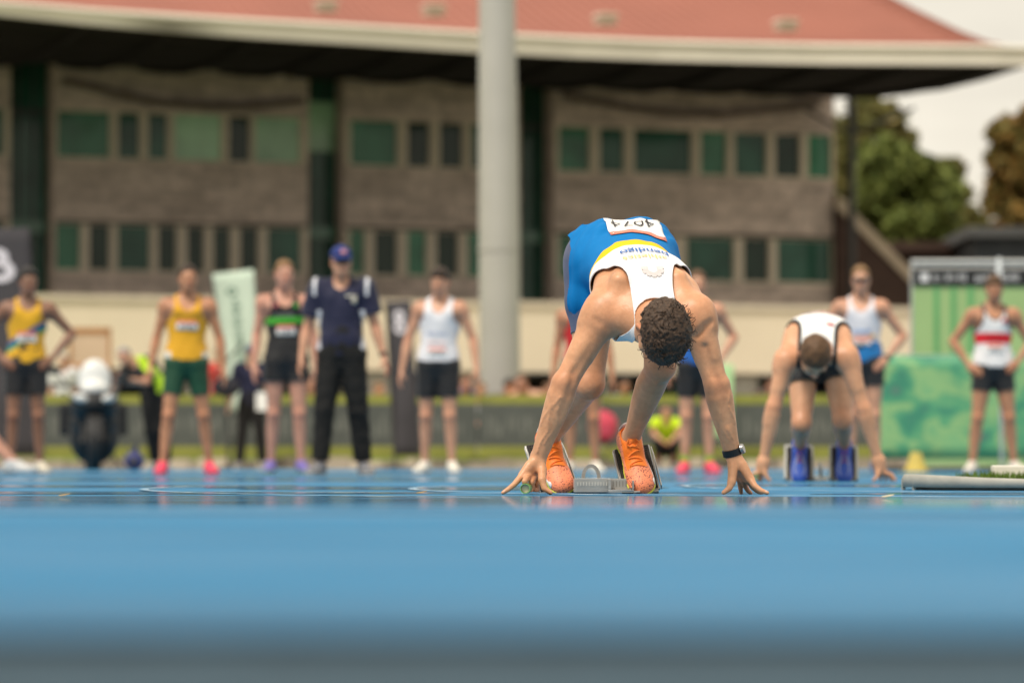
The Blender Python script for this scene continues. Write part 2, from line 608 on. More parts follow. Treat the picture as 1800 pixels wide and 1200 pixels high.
def add_limbs(S, J, s, arm=1.0, leg=1.0, kn=1.0):
    for sd in ('L', 'R'):
        sh, el, wr = J['sh' + sd], J['el' + sd], J['wr' + sd]
        S.limb(sh, el, scl(UARM, s, arm), k=.03, tagn='arm')
        S.limb(el, wr, scl(FARM, s, arm), k=.012, tagn='arm')
        hp, kneep, an = J['hip' + sd], J['kn' + sd], J['an' + sd]
        S.limb(hp, kneep, scl(THIGH, s, leg), k=.035, tagn='leg')
        back = J.get('back' + sd, J.get('back'))
        S.limb(kneep, an, scl(CALF, s, leg), bend=back, k=.014, tagn='leg')
        S.ell(np.asarray(kneep) - np.asarray(back) * .022 * s, np.array([.034, .034, .036]) * s * kn, None, .03, 'leg')
        ft, fu = J['ft' + sd], J['fu' + sd]        # toe direction, foot up
        S.chain([an, np.asarray(an) - nrm(fu) * .045 * s + nrm(ft) * .03 * s, np.asarray(an) - nrm(fu) * .062 * s + nrm(ft) * .13 * s], np.array([.034, .030, .022]) * s, .02, 'leg')

def add_shoe(an, ft, fu, s, wid=1.0):
    """shoe as its own distance field; returns SDF, frame"""
    ft = nrm(ft); fu = nrm(np.asarray(fu) - np.dot(fu, ft) * ft); lt = np.cross(fu, ft)
    R = np.array([ft, lt, fu])
    o = np.asarray(an, float) - fu * .085 * s       # on the sole, below the ankle
    W = lambda x, y, z: o + s * (ft * x + lt * y + fu * z)
    S = SDF()
    S.ell(W(-.035, 0, .038), np.array([.047, .036 * wid, .046]) * s, R, .03, 'u')
    S.ell(W(.045, 0, .036), np.array([.085, .039 * wid, .040]) * s, R, .03, 'u')
    S.ell(W(.125, .002, .028), np.array([.070, .047 * wid, .032]) * s, R, .03, 'u')
    S.ell(W(.168, .004, .022), np.array([.034, .038 * wid, .024]) * s, R, .03, 'u')
    S.chain([W(-.032, 0, .060), W(-.004, 0, .088), W(.03, 0, .075)], np.array([.034, .043, .038]) * s, .03, 'u')
    return S, R, W, o

def put_shoe(parent, an, ft, fu, s, up_mat, sole_mat, h=.008, shift=None, wid=1.0, attrs=False, collar=True):
    S, R, W, o = add_shoe(an, ft, fu, s, wid)
    loc = lambda P: ((P - o) @ R.T) / s
    def cutb(D, P):
        q = loc(P)
        D = np.maximum(D, (.006 - q[..., 2]) * s)
        # ankle opening
        e = np.sqrt(((q[..., 0] - .0) / .038) ** 2 + (q[..., 1] / .031) ** 2) - 1
        return np.maximum(D, np.minimum(.02, -np.maximum(e * .033, .072 - q[..., 2] + q[..., 0] * .12) * s))
    V, Q = S.mesh(h, extra=cutb)
    at_ = None
    if attrs:
        q = loc(V); at_ = {'sx': q[:, 0], 'sy': q[:, 1], 'sz': q[:, 2]}
    sh = link_mesh('shoe', V, Q, up_mat, parent, True, at_, shift)
    V, Q = S.mesh(h * .8, off=.004 * s, extra=lambda D, P: np.maximum(np.maximum(D, (loc(P)[..., 2] - .020 - .014 * np.maximum(0, -loc(P)[..., 0] * 10)) * s), (0.0 - loc(P)[..., 2]) * s))
    link_mesh('sole', V, Q, sole_mat, sh, True, None, shift)
    return sh, S, R, W

def solidify(o, th):
    m = o.modifiers.new('solidify', 'SOLIDIFY'); m.thickness = th; m.offset = 0
    return o

class Human:
    """builds a person from joints; everything in the coordinates of J minus shift"""
    def __init__(self, J, s, torso, h, skin, label, group=None, loc=(0, 0, 0), rz=0.0, shift=None, arm=1.0, leg=1.0, world=False):
        self.J, self.s, self.T, self.h = J, s, torso, h
        self.root = empty('person', loc, label, 'person', group, rz)
        self.shift = shift
        S = self.S = SDF()
        lo, hi = torso.bounds()
        S.add(torso.dist, lo, hi, .03, 'torso')
        for sd, sx in (('L', 1), ('R', -1)):
            nb = torso.pt(.99)
            sh = np.asarray(J['sh' + sd], float)
            Lx, Fx, Tx = torso.dirs(.85)
            S.chain([torso.pt(1.03, 0, -.01 * s), (nb + sh) / 2 + Tx * .012 * s, sh + Tx * .004 * s], np.array([.050, .046, .046]) * s, .05, 'torso')
            S.chain([torso.pt(.80, sx * .08 * s, .062 * s), torso.pt(.84, sx * .12 * s, .055 * s), sh], np.array([.052, .048, .044]) * s, .04, 'torso')
            S.chain([torso.pt(.55, sx * .105 * s, -.03 * s), torso.pt(.76, sx * .135 * s, -.03 * s), sh], np.array([.040, .048, .046]) * s, .04, 'torso')
            S.ell(sh + (np.asarray(J['el' + sd]) - sh) * .12, np.array([.060, .060, .060]) * s * arm, None, .03, 'arm')
            S.ell(torso.pt(-.02, sx * .075 * s, -.055 * s), np.array([.085, .075, .09]) * s, np.array([Lx, Fx, Tx]), .04, 'torso')
        add_limbs(S, J, s, arm, leg)
        self.R, self.W = add_head(S, J['head'], J['hup'], J['hfw'], s, torso.pt(1.0))
        self.skin = skin
    def face(self, brow):
        W, s = self.W, self.s
        for sx in (-1, 1):
            MB().tube([W(sx * .014, .092, .028), W(sx * .030, .092, .033), W(sx * .047, .078, .027)], np.array([.0042, .005, .003]) * s, 6).build('eyebrow', brow, self.root, smooth=True, shift=self.shift)
            MB().ball(W(sx * .031, .0805, .0075), .0078 * s, 10, 7).build('eye', M('eye_dark', (.10, .085, .08), .2, .5, .2, 200), self.root, smooth=True, shift=self.shift)
        MB().tube([W(-.021, .0875, -.056), W(-.008, .0965, -.0545), W(0, .0965, -.056), (W(.008, .0965, -.0545)), W(.021, .0875, -.056)], np.array([.002, .0048, .0048, .0048, .002]) * s, 8).build('lips', M('lips', (.36, .14, .11), .45, .4, .1, 60), self.root, smooth=True, shift=self.shift)
    def body(self, lab=None, lo=None, hi=None):
        V, Q = self.S.mesh(self.h, lo=lo, hi=hi)
        J, s = self.J, self.s
        fl = np.zeros(len(V))
        def spot(p, r, k):
            d2 = ((V - np.asarray(p)) ** 2).sum(1)
            np.maximum(fl, k * np.exp(-d2 / (r * s) ** 2), out=fl)
        for sd in 'LR':
            spot(J['el' + sd], .05, .55); spot(J['kn' + sd], .07, .55); spot(J['sh' + sd], .09, .25)
            w = np.asarray(J['wr' + sd]); d = nrm(w - np.asarray(J['el' + sd]))
            spot(w + d * .10 * s, .055, .55); spot(w + d * .16 * s, .05, .7)
        for sx in (-1, 1): spot(self.W(sx * .08, -.01, 0), .03, .8)
        spot(self.W(0, .10, -.02), .03, .6); spot(self.W(0, -.05, -.06), .06, .4)
        self.bodyo = link_mesh('body', V, Q, self.skin, self.root, True, {'flush': fl}, self.shift)
        return self
    def cloth(self, name, field, off, g, pats, mat, tags=None, th=.004, h=None, label=None):
        V, Q = field.mesh(h or self.h, tags=tags, off=off)
        gv = g(V)
        V, Tn = clip_mesh(V, Q, gv)
        at_ = {('p%d' % i): p(V) for i, p in enumerate(pats)}
        o = link_mesh(name, V, Tn, mat, self.root, True, at_, self.shift, label)
        return solidify(o, th)
    def singlet(self, mat, pats=(), hem=.02, back=None, loose=.010, arm_in=.150, neck_f=.24, neck_b=.10, hemf=None, strap=.084, wr=.005, th=.004, tlo=0.0, name='singlet', ycut=None, fold=0.0):
        T, s = self.T, self.s
        def g(V):
            x, y, t = T.coords(V)
            fr = np.clip(y / (.04 * s) * .5 + .5, 0, 1)
            nd = neck_b + (neck_f - neck_b) * fr
            gn = (np.sqrt((x / (strap * s)) ** 2 + ((t - 1.04) / nd) ** 2) - 1) * .08 * s
            gn = np.where(t > 1.04, (np.abs(x) - strap * s), gn)
            ai = arm_in if back is None else arm_in * fr + back * (1 - fr)
            ga = (np.sqrt(((np.abs(x) - .262 * s) / (ai * s)) ** 2 + ((np.minimum(t, .9) - .90) / .34) ** 2) - 1) * .1 * s
            gh = (t - hem) * T.len if hemf is None else (t - hemf(x, y)) * T.len
            if ycut is not None: gh = np.minimum(gh, ycut(x, y, t))
            return np.minimum(np.minimum(gn, ga), gh)
        def off(P):
            x, y, t = T.coords(P)
            fd = 0.0
            if fold:
                q = x * 95 + 9 * np.sin(t * 7) + 22 * t
                fd = fold * (.9 + np.sin(q) * .6 + .4 * np.sin(q * .43 + y * 40)) * np.clip((.50 - t) / .3, 0, 1) * np.clip(np.abs(x) / .06 - .2, .25, 1)
            return fd + loose * s * (.55 + .45 * np.clip(1 - t, 0, 1.1) * 1.6) + wr * wob(P, 38 / s, 1.0) * np.clip(1.1 - t, 0, 1)
        self.soff = off
        P_ = [(lambda V, f=f: f(*[c / 1.0 for c in T.coords(V)])) for f in pats]
        return self.cloth(name, self.S, off, g, P_, mat, ('torso',), th)
    def shorts(self, mat, hem=.5, loose=.010, flare=.012, top=.24, pats=(), name='shorts', th=.004, wr=.003, k=.05):
        T, s, J = self.T, self.s, self.J
        S = SDF()
        lo, hi = T.bounds()
        for q in self.S.p:
            if q[4] == 'torso': S.p.append(q)
        for sd in 'LR':
            a, b = np.asarray(J['hip' + sd], float), np.asarray(J['kn' + sd], float)
            if hem <= 1.0:
                e = min(hem + .15, 1.0)
                S.limb(a, a + (b - a) * e, [(0, .092 * s), (.5, (.089 - .012 * e) * s + flare * .4 * s), (1, (.092 - .034 * e) * s + flare * s)], k=k * s, tagn='torso')
            else:
                c = np.asarray(J['an' + sd], float)
                S.limb(a, b, [(0, .094 * s), (.5, .085 * s), (1, .068 * s)], k=k * s, tagn='torso')
                bk = np.asarray(J.get('back' + sd, J.get('back')), float)
                S.chain([b, b + (c - b) * .35 + bk * .012 * s, c + (c - b) * .06], np.array([.066, .064, .056]) * s, .02, 'torso')
        def g(V):
            x, y, t = T.coords(V)
            gv = (top - t) * T.len + 3 * np.maximum(0, y - .07 * s)
            best = np.full(len(V), 9.0); gl = np.zeros(len(V))
            for sd in 'LR':
                a, b = np.asarray(J['hip' + sd], float), np.asarray(J['kn' + sd], float)
                e = b if hem <= 1 else np.asarray(J['an' + sd], float)
                ab = e - a; L2 = ab @ ab
                tt = ((V - a) @ ab) / L2
                d = np.linalg.norm(V - a - np.clip(tt, 0, 1)[:, None] * ab, axis=1)
                hh = hem if hem <= 1 else .97
                m = d < best
                best[m] = d[m]; gl[m] = ((hh - tt) * math.sqrt(L2))[m]
            return np.minimum(gv, gl)
        off = lambda P: loose * s + wr * wob(P, 45 / s, 2.0)
        P_ = [(lambda V, f=f: f(*T.coords(V))) for f in pats]
        return self.cloth(name, S, off, g, P_, mat, None, th)
    def hair(self, mat, thick=.012, line=None, curl=0, h=None, fuzz=.003, name='hair', top=0.0):
        s, W, R = self.s, self.W, self.R
        H0 = np.asarray(self.J['head'], float)
        S = SDF()
        th3 = np.asarray(thick if hasattr(thick, '__len__') else (thick,) * 3)
        S.ell(W(0, -.012, .028), (np.array([.074, .094, .088]) + th3) * s, R, .02, 'h')
        if top: S.ell(W(0, .02, .085), np.array([.062, .075, .035 + top]) * s, R, .02, 'h')
        ly, lz = line or ((-.12, -.06, -.02, .03, .06, .085), (-.065, -.055, -.012, .025, .045, .075))
        if curl:
            r2 = np.random.default_rng(3)
            for i in range(curl):
                ph = r2.uniform(0, 2 * math.pi); cz = r2.uniform(-.75, 1)
                sn = math.sqrt(1 - cz * cz)
                u = np.array([sn * math.cos(ph), sn * math.sin(ph), cz])
                q = np.array([0, -.012, .028]) + u * (np.array([.074, .094, .088]) + th3 - .004)
                if q[2] < np.interp(q[1], ly, lz) - .004: continue
                t1 = nrm(np.cross(u, r2.normal(size=3))); t2 = np.cross(u, t1)
                rad = r2.uniform(.009, .019); arc = r2.uniform(1.4, 3.6); lift = r2.uniform(.0, .008)
                pts = []
                for a in np.linspace(0, arc, 5):
                    p = q + t1 * rad * math.cos(a) + t2 * rad * math.sin(a) + u * (lift * a / arc)
                    pts.append(W(*p))
                S.chain(pts, np.array([.0055, .0065, .006, .005, .0025]) * s, .0025, 'h')
        def ex(D, P):
            q = (P - H0) @ R.T / s
            g = np.interp(q[..., 1], ly, lz) - q[..., 2]
            D = D - fuzz * 1.2 * wob(P, (170 if curl else 90) / s, 3.0) - fuzz * .8 * wob(P, (420 if curl else 230) / s, 1.0)
            hk = .008
            gg = g * s * .8
            hh = np.maximum(hk - np.abs(D - gg), 0) / hk
            return np.maximum(D, gg) + hh * hh * hk * .25
        self.face(mat)
        V, Q = S.mesh(h or self.h, extra=ex)
        return link_mesh(name, V, Q, mat, self.root, True, None, self.shift)
    def patch(self, name, mat, x0, x1, t0, t1, front=True, nx=8, ny=6, lift=.006, th=.001, attrs=None, parent=None, label=None):
        G = self.surf(np.linspace(x0, x1, nx)[None, :].repeat(ny, 0), np.linspace(t0, t1, ny)[:, None].repeat(nx, 1), front, lift)
        mb = MB().grid(G)
        a = None
        o = link_mesh(name, mb.v, mb.f, mat, parent or self.root, True, a, self.shift, label)
        if th: solidify(o, th)
        return o
    def surf(self, X, Tt, front=True, lift=.006):
        T = self.T
        sh = X.shape
        P, D = [], []
        for x, t in zip(X.ravel(), Tt.ravel()):
            L, Fw, Tx = T.dirs(t)
            sg = 1 if front else -1
            P.append(T.pt(t) + L * x + Fw * sg * .30 * self.s); D.append(-Fw * sg)
        P, D = np.array(P), np.array(D)
        for _ in range(60):
            P = P + D * ((self.S.ev(P, ('torso',)) - self.soff(P) - lift) * .75)[:, None]
        return P.reshape(sh + (3,))
    def lettering(self, text, size, xc, tc, mat, front=True, flip=False, name='lettering', lift=.007, parent=None, bold=0.0):
        """real letters laid on the cloth; x runs to the reader's right when upright"""
        V, Fc = text_mesh(text, size, bold)
        T = self.T
        x = V[:, 0] - V[:, 0].mean()
        yv = V[:, 1]
        sgn = 1.0 if front else -1.0        # person's left is the reader's right when seen from the front
        if flip: x, yv = -x, -yv
        G = self.surf((xc + sgn * x), tc + yv / T.len, front, lift)
        return tag(link_mesh(name, G, Fc, mat, parent or self.root, False, None, self.shift), kind='stuff')

def text_mesh(text, size, bold=0.0):
    cu = bpy.data.curves.new('text', 'FONT')
    cu.body = text; cu.size = size; cu.align_x = 'CENTER'; cu.resolution_u = 3
    cu.offset = bold
    o = bpy.data.objects.new('text', cu)
    C.objects.link(o)
    bpy.context.view_layer.update()
    me = o.to_mesh()
    bm = bmesh.new(); bm.from_mesh(me)
    bmesh.ops.triangulate(bm, faces=bm.faces)
    for _ in range(2):
        bmesh.ops.subdivide_edges(bm, edges=[e for e in bm.edges if e.calc_length() > size * .05], cuts=1, use_grid_fill=False)
        bmesh.ops.triangulate(bm, faces=bm.faces)
    bm.verts.index_update()
    V = np.array([v.co[:] for v in bm.verts]); Fc = [tuple(v.index for v in f.verts) for f in bm.faces]
    bm.free()
    o.to_mesh_clear()
    bpy.data.objects.remove(o); bpy.data.curves.remove(cu)
    return V, Fc

def skin_mat(name, col):
    m = M(name, col, .42, .45, .13, 11, .2, 170, sss=.08, detail=8)
    n, l = m.node_tree.nodes, m.node_tree.links
    p = n['Principled BSDF']
    src = p.inputs['Base Color'].links[0].from_socket
    a = n.new('ShaderNodeAttribute'); a.attribute_name = 'flush'      # ruddier over joints, ears and finger ends
    mx = n.new('ShaderNodeMixRGB'); mx.blend_type = 'MULTIPLY'
    l.new(a.outputs['Fac'], mx.inputs['Fac']); l.new(src, mx.inputs['Color1'])
    mx.inputs['Color2'].default_value = (.92, .62, .55, 1)
    nz = n.new('ShaderNodeTexNoise'); nz.inputs['Scale'].default_value = 55; nz.inputs['Detail'].default_value = 3
    tc = n.new('ShaderNodeTexCoord'); l.new(tc.outputs['Object'], nz.inputs['Vector'])
    rp = n.new('ShaderNodeValToRGB'); rp.color_ramp.elements[0].position = .38; rp.color_ramp.elements[1].position = .62
    rp.color_ramp.elements[0].color = (.95, .92, .90, 1); rp.color_ramp.elements[1].color = (1.03, 1.02, 1.02, 1)
    l.new(nz.outputs['Fac'], rp.inputs['Fac'])
    m2 = n.new('ShaderNodeMixRGB'); m2.blend_type = 'MULTIPLY'; m2.inputs['Fac'].default_value = 1
    l.new(mx.outputs['Color'], m2.inputs['Color1']); l.new(rp.outputs['Color'], m2.inputs['Color2'])
    l.new(m2.outputs['Color'], p.inputs['Base Color'])
    return m
# ------------------------------------------------------------------ the ground
def sheet(name, x0, x1, y0, y1, z, mat, nx=1, ny=1):
    xs, ys = np.linspace(x0, x1, nx + 1), np.linspace(y0, y1, ny + 1)
    G = np.array([[(x, y, z) for x in xs] for y in ys])
    o = MB().grid(G).build(name, mat)
    return tag(o, kind='structure')

def track_material():
    m = bpy.data.materials.new('blue_rubber_track')
    m.use_nodes = True
    n, l = m.node_tree.nodes, m.node_tree.links
    p = n['Principled BSDF']
    tc = n.new('ShaderNodeTexCoord')
    def noise(scale, detail=4, mapping=None):
        z = n.new('ShaderNodeTexNoise'); z.inputs['Scale'].default_value = scale; z.inputs['Detail'].default_value = detail
        if mapping:
            mp = n.new('ShaderNodeMapping'); mp.inputs['Scale'].default_value = mapping
            l.new(tc.outputs['Object'], mp.inputs['Vector']); l.new(mp.outputs['Vector'], z.inputs['Vector'])
        else:
            l.new(tc.outputs['Object'], z.inputs['Vector'])
        return z
    def ramp(src, a, b, ca, cb):
        r = n.new('ShaderNodeValToRGB')
        r.color_ramp.elements[0].position, r.color_ramp.elements[1].position = a, b
        r.color_ramp.elements[0].color = tuple(ca) + (1,); r.color_ramp.elements[1].color = tuple(cb) + (1,)
        l.new(src, r.inputs['Fac']); return r
    big = noise(.5, 5)
    col = ramp(big.outputs['Fac'], .3, .7, (.020, .160, .32), (.032, .200, .385))
    grain = noise(420, 2)
    gr = ramp(grain.outputs['Fac'], .35, .65, (.82, .82, .82), (1.15, 1.15, 1.15))
    mul = n.new('ShaderNodeMixRGB'); mul.blend_type = 'MULTIPLY'; mul.inputs['Fac'].default_value = 1
    l.new(col.outputs['Color'], mul.inputs['Color1']); l.new(gr.outputs['Color'], mul.inputs['Color2'])
    # rain water lies in shallow films between the rubber grains
    wet = noise(1.0, 4, (.55, .8, 1))
    wr = ramp(wet.outputs['Fac'], .45, .56, (0, 0, 0), (1, 1, 1))
    rough = n.new('ShaderNodeMapRange')
    rough.inputs['To Min'].default_value = .52; rough.inputs['To Max'].default_value = .46
    l.new(wr.outputs['Color'], rough.inputs['Value'])
    l.new(rough.outputs['Result'], p.inputs['Roughness'])
    # base colour turns darker and greyer towards the rubber's edge by the asphalt path
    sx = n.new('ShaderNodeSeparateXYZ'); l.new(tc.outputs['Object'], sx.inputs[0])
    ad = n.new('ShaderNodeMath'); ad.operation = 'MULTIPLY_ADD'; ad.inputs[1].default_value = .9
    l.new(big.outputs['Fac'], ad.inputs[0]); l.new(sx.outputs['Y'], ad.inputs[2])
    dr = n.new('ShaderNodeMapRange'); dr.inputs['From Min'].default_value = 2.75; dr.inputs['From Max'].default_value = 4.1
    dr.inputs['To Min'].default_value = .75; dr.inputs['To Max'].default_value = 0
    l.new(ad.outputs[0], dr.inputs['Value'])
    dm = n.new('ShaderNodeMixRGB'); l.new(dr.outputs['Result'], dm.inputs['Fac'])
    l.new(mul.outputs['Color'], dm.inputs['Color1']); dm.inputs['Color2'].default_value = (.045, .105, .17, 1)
    l.new(dm.outputs['Color'], p.inputs['Base Color'])
    sp = n.new('ShaderNodeMapRange')
    sp.inputs['To Min'].default_value = .08; sp.inputs['To Max'].default_value = .11
    l.new(wr.outputs['Color'], sp.inputs['Value'])
    l.new(sp.outputs['Result'], p.inputs['Specular IOR Level'])
    b = n.new('ShaderNodeBump'); b.inputs['Distance'].default_value = .003
    bs = n.new('ShaderNodeMapRange'); bs.inputs['To Min'].default_value = .75; bs.inputs['To Max'].default_value = .55
    l.new(wr.outputs['Color'], bs.inputs['Value']); l.new(bs.outputs['Result'], b.inputs['Strength'])
    l.new(grain.outputs['Fac'], b.inputs['Height']); l.new(b.outputs['Normal'], p.inputs['Normal'])
    return m

def wet_material():
    m = track_material()
    m.name = 'rain_film_on_track'
    n, l = m.node_tree.nodes, m.node_tree.links
    out = [q for q in n if q.type == 'OUTPUT_MATERIAL'][0]
    dry = n['Principled BSDF']
    wet = n.new('ShaderNodeBsdfPrincipled')
    wet.inputs['Base Color'].default_value = (.03, .11, .21, 1)
    wet.inputs['Roughness'].default_value = .05
    wet.inputs['IOR'].default_value = 1.33
    tc = n.new('ShaderNodeTexCoord')
    z = n.new('ShaderNodeTexNoise'); z.inputs['Scale'].default_value = 14; z.inputs['Detail'].default_value = 2
    l.new(tc.outputs['Object'], z.inputs['Vector'])
    b = n.new('ShaderNodeBump'); b.inputs['Strength'].default_value = .02; b.inputs['Distance'].default_value = .001
    l.new(z.outputs['Fac'], b.inputs['Height']); l.new(b.outputs['Normal'], wet.inputs['Normal'])
    mx = n.new('ShaderNodeMixShader')
    z2 = n.new('ShaderNodeTexNoise'); z2.inputs['Scale'].default_value = 5; z2.inputs['Detail'].default_value = 5
    mp = n.new('ShaderNodeMapping'); mp.inputs['Scale'].default_value = (.35, 1.6, 1)
    l.new(tc.outputs['Object'], mp.inputs['Vector']); l.new(mp.outputs['Vector'], z2.inputs['Vector'])
    mr = n.new('ShaderNodeMapRange'); mr.inputs['From Min'].default_value = .38; mr.inputs['From Max'].default_value = .62
    mr.inputs['To Min'].default_value = .35; mr.inputs['To Max'].default_value = .95
    # the film thins out and breaks up towards its dry near edge
    sy = n.new('ShaderNodeSeparateXYZ'); l.new(tc.outputs['Object'], sy.inputs[0])
    ad = n.new('ShaderNodeMath'); ad.operation = 'MULTIPLY_ADD'; ad.inputs[1].default_value = 1.6
    l.new(z2.outputs['Fac'], ad.inputs[0]); l.new(sy.outputs['Y'], ad.inputs[2])
    fy = n.new('ShaderNodeMapRange'); fy.inputs['From Min'].default_value = 9.3; fy.inputs['From Max'].default_value = 11.3
    l.new(ad.outputs[0], fy.inputs['Value'])
    mm = n.new('ShaderNodeMath'); mm.operation = 'MULTIPLY'
    l.new(z2.outputs['Fac'], mr.inputs['Value']); l.new(mr.outputs['Result'], mm.inputs[0]); l.new(fy.outputs['Result'], mm.inputs[1])
    l.new(mm.outputs[0], mx.inputs['Fac'])
    l.new(dry.outputs[0], mx.inputs[1]); l.new(wet.outputs[0], mx.inputs[2])
    l.new(mx.outputs[0], out.inputs['Surface'])
    return m

m_lawn = M('mown_grass', (.12, .17, .03), .9, .2, .35, .6, .5, 60)
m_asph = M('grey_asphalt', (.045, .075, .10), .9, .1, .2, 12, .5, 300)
m_conc = M('concrete_pale', (.36, .34, .30), .85, .3, .2, 1.5, .3, 40)
m_white = M('white_line_paint', (.78, .78, .76), .5, .4, .08, 30, .3, 300)
m_worn = M('worn_white_paint', (.60, .64, .66), .55, .3, .1, 30, .3, 300)
_r = [q for q in m_worn.node_tree.nodes if q.type == 'VALTORGB'][0].color_ramp      # scuffed down to the blue rubber in places
_r.elements[0].position = .46; _r.elements[0].color = (.10, .28, .45, 1)
_r.elements[1].position = .66; _r.elements[1].color = (.68, .70, .70, 1)
[q for q in m_worn.node_tree.nodes if q.type == 'TEX_NOISE'][0].inputs['Scale'].default_value = 6

sheet('ground', -500, 500, -60, 900, -.030, M('pale_gravel', (.22, .19, .15), .9, .2, .2, .5), 8, 8)
sheet('apron', -70, 70, 46.5, 57.0, -.012, m_conc, 4, 2)
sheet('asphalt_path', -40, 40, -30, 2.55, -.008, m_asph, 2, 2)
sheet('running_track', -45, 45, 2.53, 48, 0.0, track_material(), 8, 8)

# shallow rain water standing on the track, irregular outlines
m_wet = wet_material()
def puddle(x0, x1, y0, y1, seed):
    r = np.random.default_rng(seed)
    n_ = 60
    ph = r.uniform(0, 6.28, 6)
    cx, cy = (x0 + x1) / 2, (y0 + y1) / 2
    pts = []
    for a in np.linspace(0, 2 * math.pi, n_, endpoint=False):
        k = 1 + sum(.10 / (i + 1) ** .5 * math.sin((i + 2) * a + ph[i]) for i in range(6))
        ex = 2.6
        c_, s_ = abs(math.cos(a)) ** (2 / ex) * math.copysign(1, math.cos(a)), abs(math.sin(a)) ** (2 / ex) * math.copysign(1, math.sin(a))
        pts.append((cx + (x1 - x0) / 2 * c_ * k, cy + (y1 - y0) / 2 * s_ * (1 + (k - 1) * .8)))
    V = [(cx, cy, .0012)] + [(p[0], p[1], .0012) for p in pts]
    Fc = [(0, i + 1, (i + 1) % n_ + 1) for i in range(n_)]
    tag(link_mesh('rain_puddle', V, Fc, m_wet, None, False), kind='structure')
puddle(-3.6, 3.8, 8.0, 12.35, 1)
puddle(-3.2, -.35, 12.9, 14.3, 2)
puddle(1.15, 3.6, 12.75, 13.9, 3)
puddle(-1.3, .75, 14.9, 17.0, 7)
puddle(.9, 3.0, 16.5, 18.6, 8)
puddle(-5.5, -.9, 16.2, 18.2, 4)
puddle(-6, 2, 21.0, 24.0, 5)
puddle(-7, 7, 27.0, 31.5, 6)

# painted lines (4 mm of paint on the rubber)
def line_strip(name, pts, w):
    pts = np.array(pts, float)
    t = np.gradient(pts, axis=0); t /= np.linalg.norm(t, axis=1)[:, None]
    nn = np.stack([-t[:, 1], t[:, 0]], 1)
    a, b = pts - nn * w / 2, pts + nn * w / 2
    G = np.array([[(*p, .004) for p in a], [(*p, .004) for p in b]])
    return tag(MB().grid(G).build(name, m_worn), kind='structure')
p0, p1 = at(380, 864, 13.9), at(1900, 876, 11.6)
line_strip('start_line', [p0[:2] + (p1[:2] - p0[:2]) * u for u in np.linspace(0, 1, 6)], .05)
def hairpin(cx, cy, R, a0, a1):
    return [(cx + R * math.cos(a), cy + R * math.sin(a)) for a in np.linspace(a0, a1, 30)]
line_strip('lane_line', hairpin(4.55, 15.4, 6.0, math.pi * .86, math.pi * 1.22), .035)
line_strip('lane_line', hairpin(5.75, 15.4, 6.15, math.pi * .86, math.pi * 1.16), .035)
line_strip('lane_line', hairpin(7.05, 16.5, 6.3, math.pi * .86, math.pi * 1.16), .035)
for y, w in ((18.6, .05), (27.5, .05), (31.0, .05), (37.5, .05), (41.0, .05)):
    line_strip('lane_line', [(-14, y + .5), (-5, y + .1), (4, y - .2), (14, y - .1)], w)

# scraps lying on the track
m_leaf = M('dry_leaf', (.42, .27, .10), .8, .2, .3, 60)
for px, py, c, lab in ((113, 874, m_leaf, 'small brown scrap on the blue track at far left'), (741, 869, m_leaf, 'brown fallen leaf left of the nearer hand with the baton'),
                  (1561, 876, M('pale_leaf', (.66, .55, .34), .8, .2, .2, 60), 'pale tan fallen leaf on the blue track in front of the second sprinter')):
    Y = CAM_H * F / (py - HOR)
    c0 = at(px, py, Y)
    mb = MB()
    pts = [(.018 * math.cos(a) * (1 + .3 * math.sin(3 * a)), .012 * math.sin(a)) for a in np.linspace(0, 2 * math.pi, 11)[:-1]]
    mb.prism(pts, (1, 0, .15), (0, 1, .1), (0, 0, .0015), (c0[0], Y, .008))
    tag(mb.build('fallen_leaf', c), lab, 'leaf')

# ------------------------------------------------------------------ the grandstand
fa = at(100, HOR, 120.0); fb = at(1500, HOR, 129.5)
fu = nrm([fb[0] - fa[0], fb[1] - fa[1], 0]); fv = np.array([-fu[1], fu[0], 0])      # along the facade, into the building
FRZ = math.atan2(fu[1], fu[0])
def fac(px, py, v=0.0):
    """facade coordinates (u, z) of a photograph pixel, on the plane v metres behind the facade"""
    d = at(px, py, 1.0) - np.array([0, 0, CAM_H])
    o = np.array([0, 0, CAM_H])
    k = ((fa + fv * v - o) @ fv) / (d @ fv)
    p = o + d * k
    return (p - fa) @ fu, p[2]
stand = empty('grandstand', (fa[0], fa[1], 0), 'long stone clad grandstand with green glass and a big red metal roof', 'grandstand', None, FRZ)
def zrow(py): return fac(300, py)[1]
Z_SOF, Z_W1T, Z_W1B, Z_BB, Z_W2T, Z_W2B, Z_PT, Z_PB = [zrow(p) for p in (128, 199, 282, 391, 396, 478, 521, 648)]

m_stone = M('split_stone', (.58, .475, .41), .9, .2, .22, 3.0, .4, 30, island=.22)
m_mull = M('putty_painted_frame', (.66, .57, .45), .6, .4, .06, 2)
m_plinth = M('cream_render', (.80, .69, .53), .8, .25, .06, .5, .15, 20)
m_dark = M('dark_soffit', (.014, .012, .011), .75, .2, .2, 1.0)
m_fascia = M('cream_fascia', (.76, .71, .62), .55, .4, .05, .8)
m_roof = M('red_metal_roof', (.30, .112, .080), .65, .25, .07, .35)
m_rib = M('red_metal_rib', (.25, .092, .064), .65, .25, .07, .5)
m_steel = M('charcoal_steel', (.035, .035, .034), .5, .5, .1, 3)
g_dark = M('glass_dark', (.014, .036, .024), .06, .28, .3, .8)
g_mid = M('glass_green', (.05, .19, .11), .08, .28, .4, .7)
g_teal = M('glass_teal', (.028, .10, .068), .08, .28, .4, .7)
g_lite = M('glass_with_blind', (.30, .52, .31), .15, .5, .45, .5)
g_lint = M('green_glass_spandrel', (.030, .135, .075), .12, .5, .1, 1)
